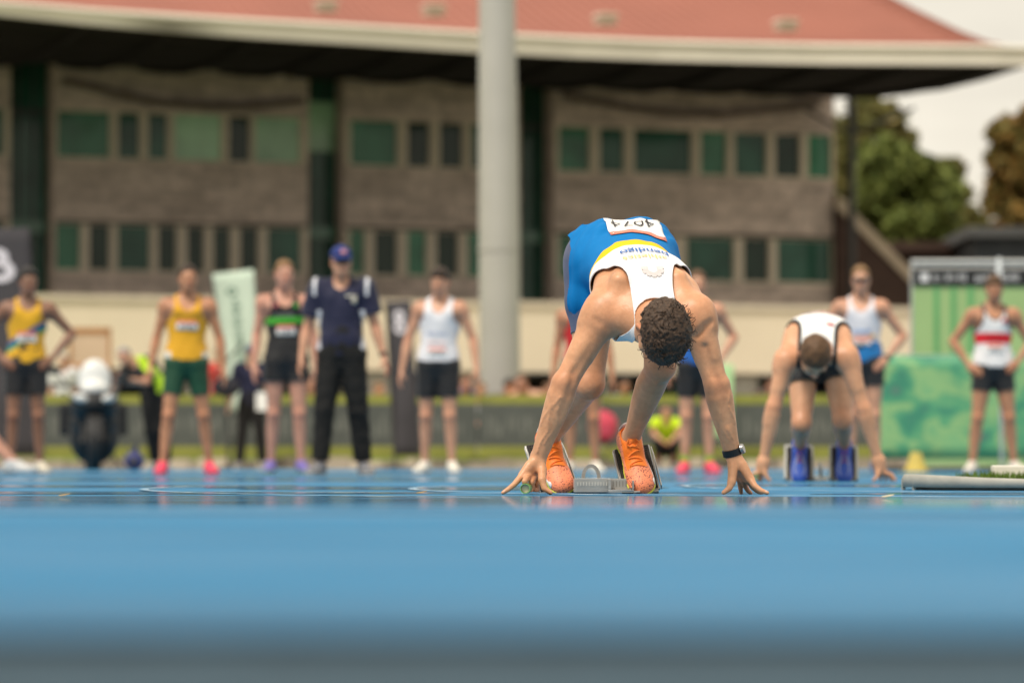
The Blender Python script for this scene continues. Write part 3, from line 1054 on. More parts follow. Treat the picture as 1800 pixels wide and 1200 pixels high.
m_void = M('undercroft_dark', (.035, .033, .03), .9, .2, .2, 1)
m_brown = M('brown_board', (.060, .036, .028), .8, .2, .2, 1.5)
m_cope = M('sandstone_coping', (.42, .34, .25), .8, .3, .12, 2)

def bx(name, u0, u1, v0, v1, z0, z1, m, parent=stand, bevel=0):
    return MB().box(u0, u1, v0, v1, z0, z1).build(name, m, parent, bevel=bevel)

def clad(name, u0, u1, z0, z1, v=0.0, row=.17, seed=0, parent=stand):
    """a wall face of separate split stones laid in courses, each proud of the joint behind it"""
    r = random.Random(seed)
    mb = MB()
    z = z0
    while z < z1 - .03:
        h = min(row * r.choice((1, 1, 1, 1.5, .7)), z1 - z)
        u = u0
        while u < u1 - .05:
            w = min(r.uniform(.35, 1.3), u1 - u)
            if u1 - u - w < .15: w = u1 - u
            mb.box(u + .006, u + w - .006, v - .03 - r.uniform(0, .035), v + .004, z + .006, z + h - .006)
            u += w
        z += h
    o = mb.build(name, m_stone, parent)
    tag(o, kind='stuff')
    return o

DEPTH = 9.0
blocks = [  # (u of left edge px, right edge px, upper windows, lower windows) in photograph pixels
    (-260, 16, [(-230, -170, 2), (-150, -60, 1), (-40, 6, 2)], [(-230, -150, 0), (-130, -60, 1), (-40, 6, 0)]),
    (96, 540, [(102, 192, 1), (209, 244, 2), (262, 293, 2), (308, 388, 3), (404, 438, 0), (450, 526, 3)],
              [(100, 141, 1), (159, 192, 0), (209, 263, 2), (280, 310, 0), (331, 358, 0), (377, 404, 0), (424, 453, 0), (472, 528, 2)]),
    (606, 912, [(618, 697, 1), (718, 754, 0), (775, 812, 0), (830, 905, 2)], [(616, 640, 1), (660, 697, 0), (718, 748, 1), (769, 804, 0), (824, 900, 1)]),
    (974, 1466, [(984, 1035, 1), (1056, 1096, 2), (1116, 1214, 2), (1233, 1276, 1), (1293, 1346, 2), (1364, 1405, 0), (1422, 1459, 1)],
                [(984, 1010, 1), (1030, 1090, 0), (1110, 1180, 2), (1208, 1288, 2), (1308, 1350, 0), (1367, 1460, 2)]),
]
glass = [g_dark, g_mid, g_teal, g_lite]
for bi, (x0, x1, W1, W2) in enumerate(blocks):
    u0, u1 = fac(x0, 300)[0], fac(x1, 300)[0]
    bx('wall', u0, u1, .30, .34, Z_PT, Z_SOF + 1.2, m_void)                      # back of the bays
    for (za, zb, nm) in ((Z_W1T, Z_SOF + 1.3, 'upper_wall'), (Z_BB, Z_W1B, 'band_wall'), (Z_PT, Z_W2B, 'lower_wall')):
        w = bx(nm, u0, u1, 0, .30, za, zb, m_stone)
        clad('stone', u0, u1, za, zb, 0.0, seed=bi * 7 + int(za), parent=w)
    for (wins, za, zb) in ((W1, Z_W1B, Z_W1T), (W2, Z_W2B, Z_W2T)):
        edges = [u0] + [e for w in wins for e in (fac(w[0] - 2.5, 300)[0], fac(w[1] + 2.5, 300)[0])] + [u1]
        for i in range(0, len(edges), 2):
            bx('mullion', edges[i], edges[i + 1], -.05, .28, za + .002, zb - .002, m_mull)
        for i, w in enumerate(wins):
            a, b = edges[1 + 2 * i], edges[2 + 2 * i]
            f = MB()
            t = .03
            f.box(a, b, .06, .14, za, za + t); f.box(a, b, .06, .14, zb - t, zb)
            f.box(a, a + t, .06, .14, za + t, zb - t); f.box(b - t, b, .06, .14, za + t, zb - t)
            fo = f.build('window', m_mull, stand)
            MB().box(a + t, b - t, .09, .11, za + t, zb - t).build('pane', glass[w[2]], fo)
            bx('sill', a - .04, b + .04, -.09, .05, za - .07, za - .002, m_mull, fo)
# green glazed stair bays between the stone blocks
for x0, x1 in ((17, 95), (541, 605), (913, 973)):
    u0, u1 = fac(x0, 300)[0], fac(x1, 300)[0]
    gl = bx('glazed_bay', u0, u1, .9, .95, Z_PT, Z_SOF + 1.2, g_teal)
    n = 3
    for k in range(n + 1):
        u = u0 + (u1 - u0) * k / n
        bx('mullion', u - .03, u + .03, .84, .90, Z_PT, Z_SOF + 1.2, m_steel, gl)
    bx('spandrel', u0 + .02, u1 - .02, .70, .86, Z_BB - .38, Z_BB + .02, g_lint, gl)
    bx('pale_panel', u0 + .05, u1 - .05, .80, .815, Z_W1T - 1.0, Z_W1T + .6, g_lite, gl) if x0 == 541 else None  # paler green pane near the top of this bay
    bx('transom', u0 + .02, u1 - .02, .82, .89, Z_W1T - .1, Z_W1T + .05, m_steel, gl)
    bx('reveal', u0 - .02, u0 + .02, -.02, .9, Z_PT, Z_SOF + 1.2, m_stone, gl)
    bx('reveal', u1 - .02, u1 + .02, -.02, .9, Z_PT, Z_SOF + 1.2, m_stone, gl)
# cream plinth band, undercroft and its piers
VP = -15.0                      # the cream wall is the front of the terrace, well forward of the glass
ue = fac(1602, 560, VP)[0]
us = fac(-300, 560, VP)[0]
Z_PT0 = Z_PT
Z_PT, Z_PB = fac(300, 521, VP)[1], fac(300, 648, VP)[1]
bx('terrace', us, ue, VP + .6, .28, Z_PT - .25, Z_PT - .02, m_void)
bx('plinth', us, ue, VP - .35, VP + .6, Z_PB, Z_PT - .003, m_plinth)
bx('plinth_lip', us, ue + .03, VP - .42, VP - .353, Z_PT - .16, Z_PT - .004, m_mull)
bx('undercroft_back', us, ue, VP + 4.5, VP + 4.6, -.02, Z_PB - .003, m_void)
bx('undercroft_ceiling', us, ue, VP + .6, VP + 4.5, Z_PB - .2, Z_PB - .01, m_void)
for x0, x1 in ((70, 130), (610, 690), (770, 860), (985, 1065), (1238, 1330), (1560, 1602), (330, 400)):
    bx('pier', fac(x0, 700, VP)[0], fac(x1, 700, VP)[0], VP - .1, VP + .8, -.03, Z_PB - .012, m_conc)
for x0, x1 in ((905, 980), (1080, 1140), (140, 320)):
    bx('door', fac(x0, 700)[0], fac(x1, 700)[0], VP + 3.0, VP + 3.1, -.02, 2.4, g_teal)
Z_PT = Z_PT0
# stair flank at the right end
uA, zA = fac(1464, 352); uB, zB = fac(1602, 492); uC, zC = fac(1602, 543)
MB().prism([(uA, Z_PT + .02), (uA, zA - .3), (uB, zB - .3), (uB, Z_PT + .02)], (1, 0, 0), (0, 0, 1), (0, .5, 0), (0, -.30, 0)).build('stair_flank', m_brown, stand)
MB().prism([(uA, zA - .3), (uA, zA + .18), (uB, zB + .18), (uB, zB - .3)], (1, 0, 0), (0, 0, 1), (0, .65, 0), (0, -.38, 0)).build('coping', m_cope, stand)

# eaves follow a shallow arc in plan; each station = (pixel x, pixel y of the fascia top, distance)
ZE = at(840, 60, 112.0)[2]
stations = [(-420, -26), (-200, -8), (0, 6), (150, 19), (300, 29), (450, 38), (600, 46), (720, 53), (840, 60), (1000, 68), (1150, 74), (1300, 78), (1450, 81), (1600, 82), (1750, 83), (1812, 84.5)]
eave = []
for px, py in stations:
    Y = (ZE - CAM_H) / (at(px, py, 1.0)[2] - CAM_H)
    p = at(px, py, Y)
    eave.append(p)
eave = np.array(eave)
def loc(P): # world -> grandstand coordinates
    P = np.asarray(P, float); d = P - fa
    return np.stack([d @ fu, d @ fv, P[..., 2]], -1)
E = loc(eave)
FHS = np.interp([q[0] for q in stations], [-420, 0, 400, 900], [.26, .32, .46, .54])
FH = .5
inn = np.array([0, .22, 0])
mb = MB()
for a, b, fa_, fb_ in zip(E[:-1], E[1:], FHS[:-1], FHS[1:]):
    A = [a, b, b + inn, a + inn]
    mb.add([q - [0, 0, h_] for q, h_ in zip(A, (fa_, fb_, fb_, fa_))] + A, [(0, 1, 5, 4), (1, 2, 6, 5), (2, 3, 7, 6), (3, 0, 4, 7), (4, 5, 6, 7), (3, 2, 1, 0)])
mb.build('fascia', m_fascia, stand, smooth=True)
mb = MB(); mb.tube([e + [0, -.06, -.03] for e in E], .09, 8)
mb.build('gutter', m_fascia, stand, smooth=True)
# roof: rises behind the eaves with a flared foot, hipped at the right-hand end
dep = [.10, .5, 1.0, 2.0, 4.0, 8.0, 16.0, 26.0]
ris = [.00, .06, .20, .60, 1.5, 3.4, 7.2, 11.8]
def hip(i, d, j):
    e = E[i].copy()
    f = E[-1][0] - e[0]
    shrink = np.interp(d, dep, [0, .55, .85, 1.25, 1.85, 2.9, 4.8, 7.0])
    k = max(0.0, 1 - f / 30.0)
    return e + [-shrink * (k ** 2) * 1.05, d, np.interp(d, dep, ris)]
R_ = np.array([[hip(i, d, j) for i in range(len(E))] for j, d in enumerate(dep)])
roof = MB().grid(R_).build('roof', m_roof, stand, smooth=True)
solidify(roof, .06)
mb = MB()
for i in np.linspace(0, len(E) - 1.001, 96):
    a, fr = int(i), i - int(i)
    pts = [R_[j, a] * (1 - fr) + R_[j, a + 1] * fr + [0, 0, .035] for j in range(len(dep))]
    mb.tube(pts, .022, 5)
mb.build('standing_seam', m_rib, stand, smooth=True)
side = MB()
side.grid(np.array([[q, q * [1, 0, 1] + [0, 26, 0] + [0, 0, -.2]] for q in R_[:, -1]]))
side.build('hip_face', m_roof, stand)
m_vent = M('vent_galvanised', (.66, .48, .40), .5, .5, .1, 8)
for px, py in ((572, 14), (762, 21), (1064, 37), (1381, 47)):
    # on the roof: march along the sight line until above the sheet
    best = None
    for Y in np.linspace(104, 132, 560):
        q = loc(at(px, py, Y))
        i = np.interp(q[0], E[:, 0], np.arange(len(E)))
        ev = np.interp(i, np.arange(len(E)), E[:, 1])
        zr = ZE + np.interp(q[1] - ev, dep, ris)
        if q[2] <= zr: best = q; break
    if best is None: continue
    v = MB().box(-.26, .26, -.2, .2, -.12, .10, c=best).prism([(-.32, .10), (.32, .10), (.22, .19), (-.22, .19)], (1, 0, 0), (0, 0, 1), (0, .6, 0), best - [0, .3, 0])
    v.build('roof_vent', m_vent, stand)
# soffit: a dark belly under the eaves that sags back to the wall head
G = []
uWE = fac(1490, 180, .25)[0]
for i in range(len(E)):
    e = E[i]
    f = E[-1][0] - e[0]
    zz = Z_SOF + .25
    row = []
    for k, u in enumerate((0, .2, .4, .6, .8, 1.0)):
        v = e[1] + .2 + (0.25 - e[1] - .2) * u
        z = (e[2] - FHS[i] + .02) * (1 - u) + zz * u - .45 * math.sin(math.pi * u)
        row.append((e[0] * (1 - u) + min(e[0], uWE) * u, v, z))
    G.append(row)
G = np.array(G)
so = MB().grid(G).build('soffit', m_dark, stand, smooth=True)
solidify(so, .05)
G2 = np.array([[G[i, -1], G[i, -1] + [0, 16, 1.2]] for i in range(len(E))])
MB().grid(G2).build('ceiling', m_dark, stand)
for k in range(0, len(E) - 1):
    # raking beams under the soffit
    pts = [G[k, j] - [0, 0, .10] for j in range(6)]
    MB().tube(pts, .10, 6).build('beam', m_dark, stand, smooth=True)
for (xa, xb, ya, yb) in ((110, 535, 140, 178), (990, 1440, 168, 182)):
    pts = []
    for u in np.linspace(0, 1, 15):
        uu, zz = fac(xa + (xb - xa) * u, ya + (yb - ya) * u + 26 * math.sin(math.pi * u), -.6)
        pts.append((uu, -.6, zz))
    MB().tube(pts, .12, 8).build('curved_band', M('brown_band', (.16, .125, .105), .7, .2), stand, smooth=True)  # dark brown band curving across the upper wall
uc, zc = fac(1497, 400, -1.5)
MB().tube([(uc, -1.5, Z_PT - .2), (uc, -1.5, G[-4, 3][2] + .3)], .13, 14).box(uc - .3, uc + .3, -1.8, -1.2, Z_PT - .5, Z_PT - .2).build('column', m_steel, stand, smooth=True)
MB().tube([(uc, -1.5, G[-4, 3][2] - 1.0), (uc + 1.5, -3.2, G[-4, 2][2] - .1)], .06, 8).tube([(uc, -1.5, G[-4, 3][2] - 1.0), (uc - 1.5, -.3, G[-4, 3][2] + .1)], .06, 8).build('strut', m_steel, stand, smooth=True)
bx('column_base', uc - .3, uc + .3, -1.8, -1.2, -.03, Z_PT - .5, m_plinth)
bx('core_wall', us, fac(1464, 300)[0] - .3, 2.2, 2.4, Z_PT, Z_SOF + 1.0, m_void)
bx('end_wall', fac(1464, 300)[0] - .32, fac(1464, 300)[0] - .02, .36, 9, Z_PT, Z_SOF + .2, m_stone)

# ------------------------------------------------------------------ floodlight pole
pp = at(880, HOR, 62.0)
pole = empty('floodlight_pole', (pp[0], pp[1], -.03), 'thick pale grey steel floodlight pole rising behind the hoardings', 'light pole')
m_pole = M('galvanised_steel', (.43, .42, .385), .5, .5, .06, 1.2, metal=.15)
k = 62.0 / F
MB().tube([(0, 0, 0), (-.03, 0, 4.2), (-.06, 0, 7.6), (-.10, 0, 15), (-.12, 0, 22)], [36 * k, 35.5 * k, 32 * k, 27 * k, 22 * k], 32).build('shaft', m_pole, pole, smooth=True)
MB().tube([(0, 0, 0), (0, 0, .06)], [.55, .55], 24).build('base_plate', m_pole, pole)
for a in range(8):
    q = a * math.pi / 4
    MB().tube([(.46 * math.cos(q), .46 * math.sin(q), .06), (.46 * math.cos(q), .46 * math.sin(q), .16)], .025, 6).build('bolt', m_steel, pole)
hw = 33 * k
MB().box(-.14, .14, -hw - .03, -hw + .05, .7, 1.3).build('access_hatch', m_pole, pole, bevel=.01)
MB().tube([(-.03, 0, 3.52), (-.03, 0, 3.58)], [36.9 * k, 36.9 * k], 32).build('weld_band', m_pole, pole, smooth=True)

# ------------------------------------------------------------------ trees
def tree(px, py_top, half_px, Y, label, cols, seed, n=5200, lob=11, zb_px=None, group='trees beside the grandstand', leaf=.30, conic=0.0):
    r = np.random.default_rng(seed)
    base = at(px, HOR, Y); top = at(px, py_top, Y)[2]; hw = half_px / F * Y
    root = empty('tree', (base[0], Y, -.03), label, 'tree', group)
    zb = 1.8 if zb_px is None else at(px, zb_px, Y)[2]
    mb = MB()
    mb.tube([(0, 0, 0), (.1, 0, top * .25), (-.1, .1, top * .5), (.05, 0, top * .8)], [hw * .09 + .1, hw * .07 + .06, .12, .04], 8)
    cents = []
    for i in range(lob):
        u = (i + .5) / lob
        z = zb + (top - zb) * (.10 + .82 * u)
        rad = hw * (1 - conic * u) * (.35 + .9 * math.sin(math.pi * min(1, (.15 + u * .8))) ** .8) * .62
        a = i * 2.4 + r.uniform(-.4, .4)
        c = np.array([rad * math.cos(a) * r.uniform(.5, 1), rad * math.sin(a) * r.uniform(.4, 1), z])
        cents.append((c, hw * r.uniform(.30, .52) * (1 - conic * u * .6)))
        mb.tube([(0, 0, max(.8, z * .55)), tuple(c * [.5, .5, .9]), tuple(c)], [.10, .06, .02], 6)
    mb.build('trunk', M('bark', (.09, .065, .045), .9, .2, .3, 6, .6, 30), root, smooth=True)
    V, Fc, mi = [], [], []
    for i in range(n):
        c, R0 = cents[r.integers(len(cents))]
        u = r.normal(size=3); u /= np.linalg.norm(u)
        p = c + u * R0 * r.uniform(.35, 1.0) ** .5 * (1 + .18 * math.sin(5 * u[0] + i % 7)) * np.array([1, 1, .85])
        if p[2] < zb * .8: continue
        t1 = nrm(r.normal(size=3)); t2 = nrm(np.cross(t1, r.normal(size=3)))
        sz = leaf * r.uniform(.5, 1.3)
        k0 = len(V)
        V += [p - t1 * sz, p + t2 * sz * .5, p + t1 * sz, p - t2 * sz * .5]
        Fc.append((k0, k0 + 1, k0 + 2, k0 + 3))
        mi.append(r.choice(len(cols), p=[.45, .35, .2][:len(cols)]))
    ms = [M('leaf_%s_%d' % (label.split()[0], j), c, .7, .25, .3, 1.5) for j, c in enumerate(cols)]
    o = link_mesh('crown', V, Fc, ms, root, False)
    o.data.polygons.foreach_set('material_index', mi)
    return root
GREEN = [(0.112, 0.144, 0.0304), (0.16, 0.188, 0.044), (0.068, 0.088, 0.0192)]
OLIVE = [(0.16, 0.148, 0.044), (0.12, 0.124, 0.0336), (0.2, 0.16, 0.056)]
AUT = [(0.24, 0.14, 0.036), (0.168, 0.128, 0.036), (0.12, 0.108, 0.028)]
tree(1588, 262, 104, 160, 'bushy fresh green tree right of the grandstand stair flank', GREEN, 1, 7000, 13, 450)
tree(1525, 162, 92, 172, 'tall olive tree rising behind the steel roof column', OLIVE, 2, 6000, 12, 440)
tree(1595, 215, 38, 180, 'slim brownish tree peeping over the bushy green one', OLIVE, 3, 2600, 9, 430, conic=.5)
tree(1662, 275, 48, 178, 'narrow dark tree at the right shoulder of the green one', OLIVE, 4, 3000, 9, 440)
tree(1800, 190, 92, 150, 'orange tinged autumn tree at the right edge of the view', AUT, 5, 7000, 14, 450, conic=.45)
tree(1712, 362, 32, 190, 'low olive tree in the gap between green and autumn trees', OLIVE, 6, 2000, 8, 440)
for i, (px, top, hw, Y) in enumerate(((2000, 250, 110, 170), (2230, 230, 120, 180), (-760, 240, 120, 200))):
    tree(px, top, hw, Y, ('dark green tree outside the right border', 'second dark tree further outside the right border', 'dark green tree beyond the left end of the grandstand')[i], GREEN, 10 + i, 3000, 10, 440)
# low buildings under the trees
def shed(px0, px1, py_top, Y, dep_, col, rcol, label, pitch=.0):
    a, b = at(px0, HOR, Y), at(px1, HOR, Y); z = at(px0, py_top, Y)[2]
    r_ = empty('shed', ((a[0] + b[0]) / 2, Y, -.03), label, 'shed')
    w = (b[0] - a[0]) / 2
    MB().box(-w, w, 0, dep_, 0, z - .35).build('wall', col, r_)
    MB().box(-w - .3, w + .3, -.4, dep_ + .3, z - .35, z).build('roof', rcol, r_)
    MB().box(-w * .5, -w * .5 + 1.1, -.04, .02, .02, 2.1).build('door', m_steel, r_)
    return r_
shed(1478, 1700, 424, 140, 6, m_brown, m_brown, 'low dark brown building under the green trees')
shed(1716, 1990, 398, 134, 8, M('slate_wall', (.045, .052, .06), .8, .3, .15, 2), M('slate_roof', (.085, .088, .09), .7, .3, .15, 2), 'low slate blue building under the orange autumn tree')
c0 = at(1722, 404, 145)
for i, dx in enumerate((-.5, .35)):
    t = empty('parasol', (c0[0] + dx, 145 + i * .8, -.03), ('left pale canvas parasol top above the dark brown roof', 'right pale canvas parasol top above the dark brown roof')[i], 'parasol')
    z = c0[2]
    MB().tube([(0, 0, 0), (0, 0, z)], .04, 8).build('pole', m_steel, t)
    MB().tube([(0, 0, z - .5), (0, 0, z - .1), (0, 0, z + .1)], [.62, .34, .03], 10).build('canopy', m_fascia, t, smooth=True)

# ------------------------------------------------------------------ hoardings along the far side of the track
m_lime = M('lime_print', (.23, .245, .05), .6, .3, .25, 3)
m_board = M('charcoal_print', (.075, .085, .078), .55, .4, .12, 2)
m_blet = M('pale_print', (.15, .16, .145), .6, .3, .2, 3)
m_kerb = M('mottled_kerb', (.36, .31, .25), .85, .3, .2, 2, .3, 30, island=.6)
YB = 57.0
def glyphs(n, h, rnd, w=.55):
    """strokes of lettering too blurred to read: uprights, bars and bows"""
    out = []
    x = 0
    for _ in range(n):
        # upright strokes of uneven height, no legible letter
        for _k in range(rnd.choice((2, 3, 3))):
            t = h * rnd.uniform(.10, .20)
            a = rnd.choice((0, 0, h * .3)); b = rnd.choice((h, h, h * .65))
            out.append((x, x + t, a, b))
            x += t + h * rnd.uniform(.10, .20)
        x += h * .16
        if rnd.random() < .2: x += h * .4
    return out, x
for i in range(12):
    x0 = -9.6 + i * 1.82
    rnd = random.Random(40 + i)
    b = empty('hoarding', (x0 + .9, YB, -.012), '', 'hoarding', 'printed hoardings along the far side of the track')
    side_ = ['at far left behind the yellow and blue singlet', 'beside the motorbike on its left', 'behind the motorbike', 'behind the green shorts athlete', 'between green shorts athlete and black singlet athlete',
             'behind the navy polo official', 'behind the white singlet athlete with black shorts', 'in front of the floodlight pole foot', 'left of the nearer starting blocks', 'behind the crouching sprinter', 'left of the second sprinter', 'behind the second sprinter'][i]
    b['label'] = 'charcoal hoarding with lime edges ' + side_
    MB().box(-.9, .9, -.03, .03, .34, .965).build('panel', m_board, b)
    MB().box(-.9, .9, -.035, .035, .967, 1.10).build('top_band', m_lime, b)
    MB().box(-.9, .9, -.035, .035, .165, .338).build('bottom_band', m_lime, b)
    gl, wd = glyphs(6, .30, rnd)
    mb = MB()
    for (a, c_, d, e) in gl:
        mb.box(a - wd / 2, c_ - wd / 2, -.036, -.032, .48 + d, .48 + e)
    tag(mb.build('lettering', m_blet, b), kind='stuff')
    MB().box(-.86, -.80, .036, .09, 0, 1.0).box(.80, .86, .036, .09, 0, 1.0).build('post', m_steel, b)
mb = MB(); rnd = random.Random(5)
x = -11.0
while x < 12.5:
    w = rnd.uniform(.12, .45)
    mb.box(x + .005, x + w - .005, YB - .5 - rnd.uniform(0, .05), YB - .15, -.012, rnd.uniform(.10, .17))
    x += w
tag(mb.build('stone_edging', m_kerb), 'row of mottled pale and brown stones at the foot of the hoardings', 'edging', kind='stuff')
# grass bank behind the hoardings
xs, ys = np.linspace(-40, 40, 81), np.linspace(58.5, 100, 22)
rg = np.random.default_rng(11)
G = np.array([[(x, y, -.02 + .25 * (1 - math.exp(-(y - 58.5) / 1.2)) + rg.uniform(-.04, .04) * (y > 59)) for x in xs] for y in ys])
tag(MB().grid(G).build('grass_bank', m_lawn, smooth=True), kind='structure')

# ------------------------------------------------------------------ flags and banners
m_mint = M('mint_cloth', (.50, .60, .50), .8, .2, .06, 2, .2, 8)
m_charc = M('charcoal_cloth', (.055, .052, .058), .8, .2, .12, 2, .2, 8)
m_logo = M('pale_lilac_print', (.62, .60, .66), .7, .2, .05, 5)
m_fgr = M('dark_green_print', (.10, .19, .14), .7, .2, .1, 5)
m_alu = M('brushed_aluminium', (.55, .55, .54), .35, .5, .06, 30, metal=.8)

def flag(corners, Y, label, mat, deco=None, pole_side=0):
    """tall banner; corners = photograph pixels TL, TR, BR, BL; sags and bellies like cloth"""
    P = [at(px, py, Y) for px, py in corners]
    base = (P[3] + P[2]) / 2; base[2] = -.012
    r_ = empty('banner_flag', base, label, 'banner')
    nu, nv = 9, 17
    def pt(u, v, lift=0.0):
        q = (P[0] * (1 - u) + P[1] * u) * (1 - v) + (P[3] * (1 - u) + P[2] * u) * v
        return q + np.array([0, .05 * math.sin(u * 3 + v * 4) - .04 * math.sin(math.pi * u) + lift, 0]) - base
    o = MB().grid(np.array([[pt(u, v) for u in np.linspace(0, 1, nu)] for v in np.linspace(0, 1, nv)])).build('cloth', mat, r_, smooth=True)
    solidify(o, .006)
    e0, e1 = (pt(0, 0), pt(0, 1)) if pole_side == 0 else (pt(1, 0), pt(1, 1))
    foot = np.array([e1[0], e1[1], 0.0]); 
    MB().tube([foot, e1, (e0 + e1) / 2, e0 + [0, 0, .02]], [.022, .020, .016, .010], 8).build('pole', m_steel, r_, smooth=True)
    MB().box(foot[0] - .35, foot[0] + .35, foot[1] - .05, foot[1] + .05, 0, .025).box(foot[0] - .05, foot[0] + .05, foot[1] - .35, foot[1] + .35, .027, .05).build('foot', m_steel, r_)
    if deco:
        mm, quads = deco
        mb = MB()
        for (u0, u1, v0, v1) in quads:
            mb.grid(np.array([[pt(u, v, -.012) for u in np.linspace(u0, u1, 3)] for v in np.linspace(v0, v1, 3)]))
        tag(mb.build('print', mm, r_), kind='stuff')
    return r_, pt
rnd = random.Random(2)
strokes = []
v = .20
while v < .80:
    h = rnd.uniform(.022, .034)
    strokes += [(.40, .62, v, v + .007), (.40, .62, v + h - .007, v + h)] if rnd.random() < .6 else [(.40, .62, v, v + .008), (.46, .52, v, v + h)]
    v += h + .014
ring = [(.44 + .10 * math.cos(a) - .035, .44 + .10 * math.cos(a) + .035, .14 + .020 * math.sin(a) - .006, .14 + .020 * math.sin(a) + .006) for a in np.linspace(0, 6.28, 10)[:-1]]
flag([(371, 482), (446, 473), (463, 720), (402, 722)], 55.5, 'tilted pale mint banner with dark vertical lettering between the yellow and black singlets', m_mint, (m_fgr, strokes + ring))
def loops(pairs):
    q = []
    for cx, cy, ru, rv in pairs:
        for a in np.linspace(0, 2 * math.pi, 13)[:-1]:
            q.append((cx + ru * math.cos(a) - .06, cx + ru * math.cos(a) + .06, cy + rv * math.sin(a) - .014, cy + rv * math.sin(a) + .014))
    return q
flag([(-75, 402), (52, 400), (78, 800), (-70, 800)], 52.0, 'large charcoal banner with pale looped emblem at far left edge', m_charc, (m_logo, loops([(.50, .13, .13, .028), (.57, .19, .14, .035)])))
flag([(678, 530), (722, 528), (740, 800), (694, 800)], 54.0, 'slim charcoal banner with pale emblem between the navy polo and white singlet', m_charc, (m_logo, loops([(.5, .10, .16, .026), (.5, .17, .18, .03)])))
flag([(1243, 640), (1290, 640), (1286, 770), (1240, 770)], 56.3, 'small pale green banner standing beside the concrete pier behind the near sprinter', M('pale_green_cloth', (.36, .56, .30), .8, .2, .08, 2))
# framed board behind the left athlete
nb = at(158, 640, 66.0)
n_ = empty('notice_board', (nb[0], nb[1], .5), 'orange framed notice board behind the motorbike', 'sign')
w = 32 * 66 / F
z1 = at(158, 586, 66.0)[2] - .5; z0 = at(158, 640, 66.0)[2] - .5
MB().box(-w, w, 0, .04, z0, z1).build('board', M('peach_board', (.62, .45, .33), .7, .3, .1, 2), n_)
m_or = M('orange_timber', (.45, .21, .09), .7, .3, .15, 5)
for a, b, c_, d in ((-w - .05, w + .05, z1, z1 + .10), (-w - .05, w + .05, z0 - .08, z0), (-w - .05, -w - .002, z0 + .002, z1 - .002), (w + .002, w + .05, z0 + .002, z1 - .002)):
    MB().box(a, b, -.02, .06, c_, d).build('frame', m_or, n_)
for s_ in (-1, 1):
    MB().box(s_ * w * .8 - .03, s_ * w * .8 + .03, 0, .05, -.6, z0 - .082).build('leg', m_or, n_)

# green printed fence and gantry on the right
m_gp = bpy.data.materials.new('green_camouflage_print'); m_gp.use_nodes = True
n, l = m_gp.node_tree.nodes, m_gp.node_tree.links
tc = n.new('ShaderNodeTexCoord')
mp = n.new('ShaderNodeMapping'); mp.inputs['Rotation'].default_value = (0, .6, 0); mp.inputs['Scale'].default_value = (1.6, 1, 2.6)
l.new(tc.outputs['Object'], mp.inputs['Vector'])
vz = n.new('ShaderNodeTexNoise'); vz.inputs['Scale'].default_value = 1.25; vz.inputs['Detail'].default_value = 4; vz.inputs['Distortion'].default_value = .5
l.new(mp.outputs['Vector'], vz.inputs['Vector'])
rp = n.new('ShaderNodeValToRGB'); rp.color_ramp.interpolation = 'EASE'
els = rp.color_ramp.elements
els[0].position = .25; els[0].color = (.155, .155, .15, 1)
els[1].position = .75; els[1].color = (.32, .49, .19, 1)
for pos, c_ in ((.38, (.045, .24, .14)), (.47, (.09, .33, .16)), (.56, (.25, .44, .18)), (.66, (.17, .40, .18))):
    e = els.new(pos); e.color = c_ + (1,)
l.new(vz.outputs['Fac'], rp.inputs['Fac'])
l.new(rp.outputs['Color'], n['Principled BSDF'].inputs['Base Color']); n['Principled BSDF'].inputs['Roughness'].default_value = .55
YF = 41.0
a, b = at(1546, HOR, YF), at(2050, HOR, YF)
ff = empty('banner_fence', ((a[0] + b[0]) / 2, YF, 0), 'waist high fence covered with mottled green print behind the right athletes', 'banner')
w = (b[0] - a[0]) / 2
zt = at(1600, 624, YF)[2]; zb_ = at(1600, 806, YF)[2]
G = np.array([[(x, .03 * math.sin(x * 3.1) + .012 * math.sin(x * 11 + z * 5), z) for x in np.linspace(-w, w, 41)] for z in np.linspace(zb_, zt, 9)])
solidify(MB().grid(G).build('printed_cloth', m_gp, ff, smooth=True), .006)
for x in np.linspace(-w, w, 4):
    MB().tube([(x, .06, 0), (x, .06, zt)], .02, 8).build('post', m_alu, ff, smooth=True)
MB().tube([(-w, .06, zt - .01), (w, .06, zt - .01)], .018, 8).build('rail', m_alu, ff, smooth=True)
MB().box(-w, w, -.04, .12, 0, .045).build('base_rail', m_steel, ff)
YG = 44.0
a, b = at(1606, HOR, YG), at(2080, HOR, YG)
gg = empty('gantry', ((a[0] + b[0]) / 2, YG, 0), 'tall light green backdrop with black lettered header behind the red banded singlet', 'backdrop')
w = (b[0] - a[0]) / 2
z0, z1, z2, z3 = at(1606, 640, YG)[2], at(1606, 503, YG)[2], at(1606, 474, YG)[2], at(1606, 462, YG)[2]
lg = M('light_green_print', (.33, .47, .20), .6, .3, .06, 1.5)
MB().box(-w, w, 0, .03, .05, z1).build('panel', lg, gg)
st = M('mid_green_print', (.13, .38, .14), .6, .3, .08, 2)
for px, wd in ((1646, 9), (1676, 9), (1706, 10), (1835, 10), (1880, 9)):
    x = at(px, 560, YG)[0] - gg.location.x
    MB().box(x - wd * YG / F * .5, x + wd * YG / F * .5, -.012, -.003, z0 - .2, z1 - .01).build('stripe', st, gg)
MB().box(-w, w, -.02, .05, z1 + .002, z2).build('header', M('black_print', (.018, .018, .018), .5, .4, .1, 2), gg)
MB().tube([(-w - .02, .02, z3 + .01), (w, .02, z3 + .01)], .03, 8).tube([(-w - .02, .02, z2 + .02), (w, .02, z2 + .02)], .02, 8).build('truss', m_alu, gg, smooth=True)
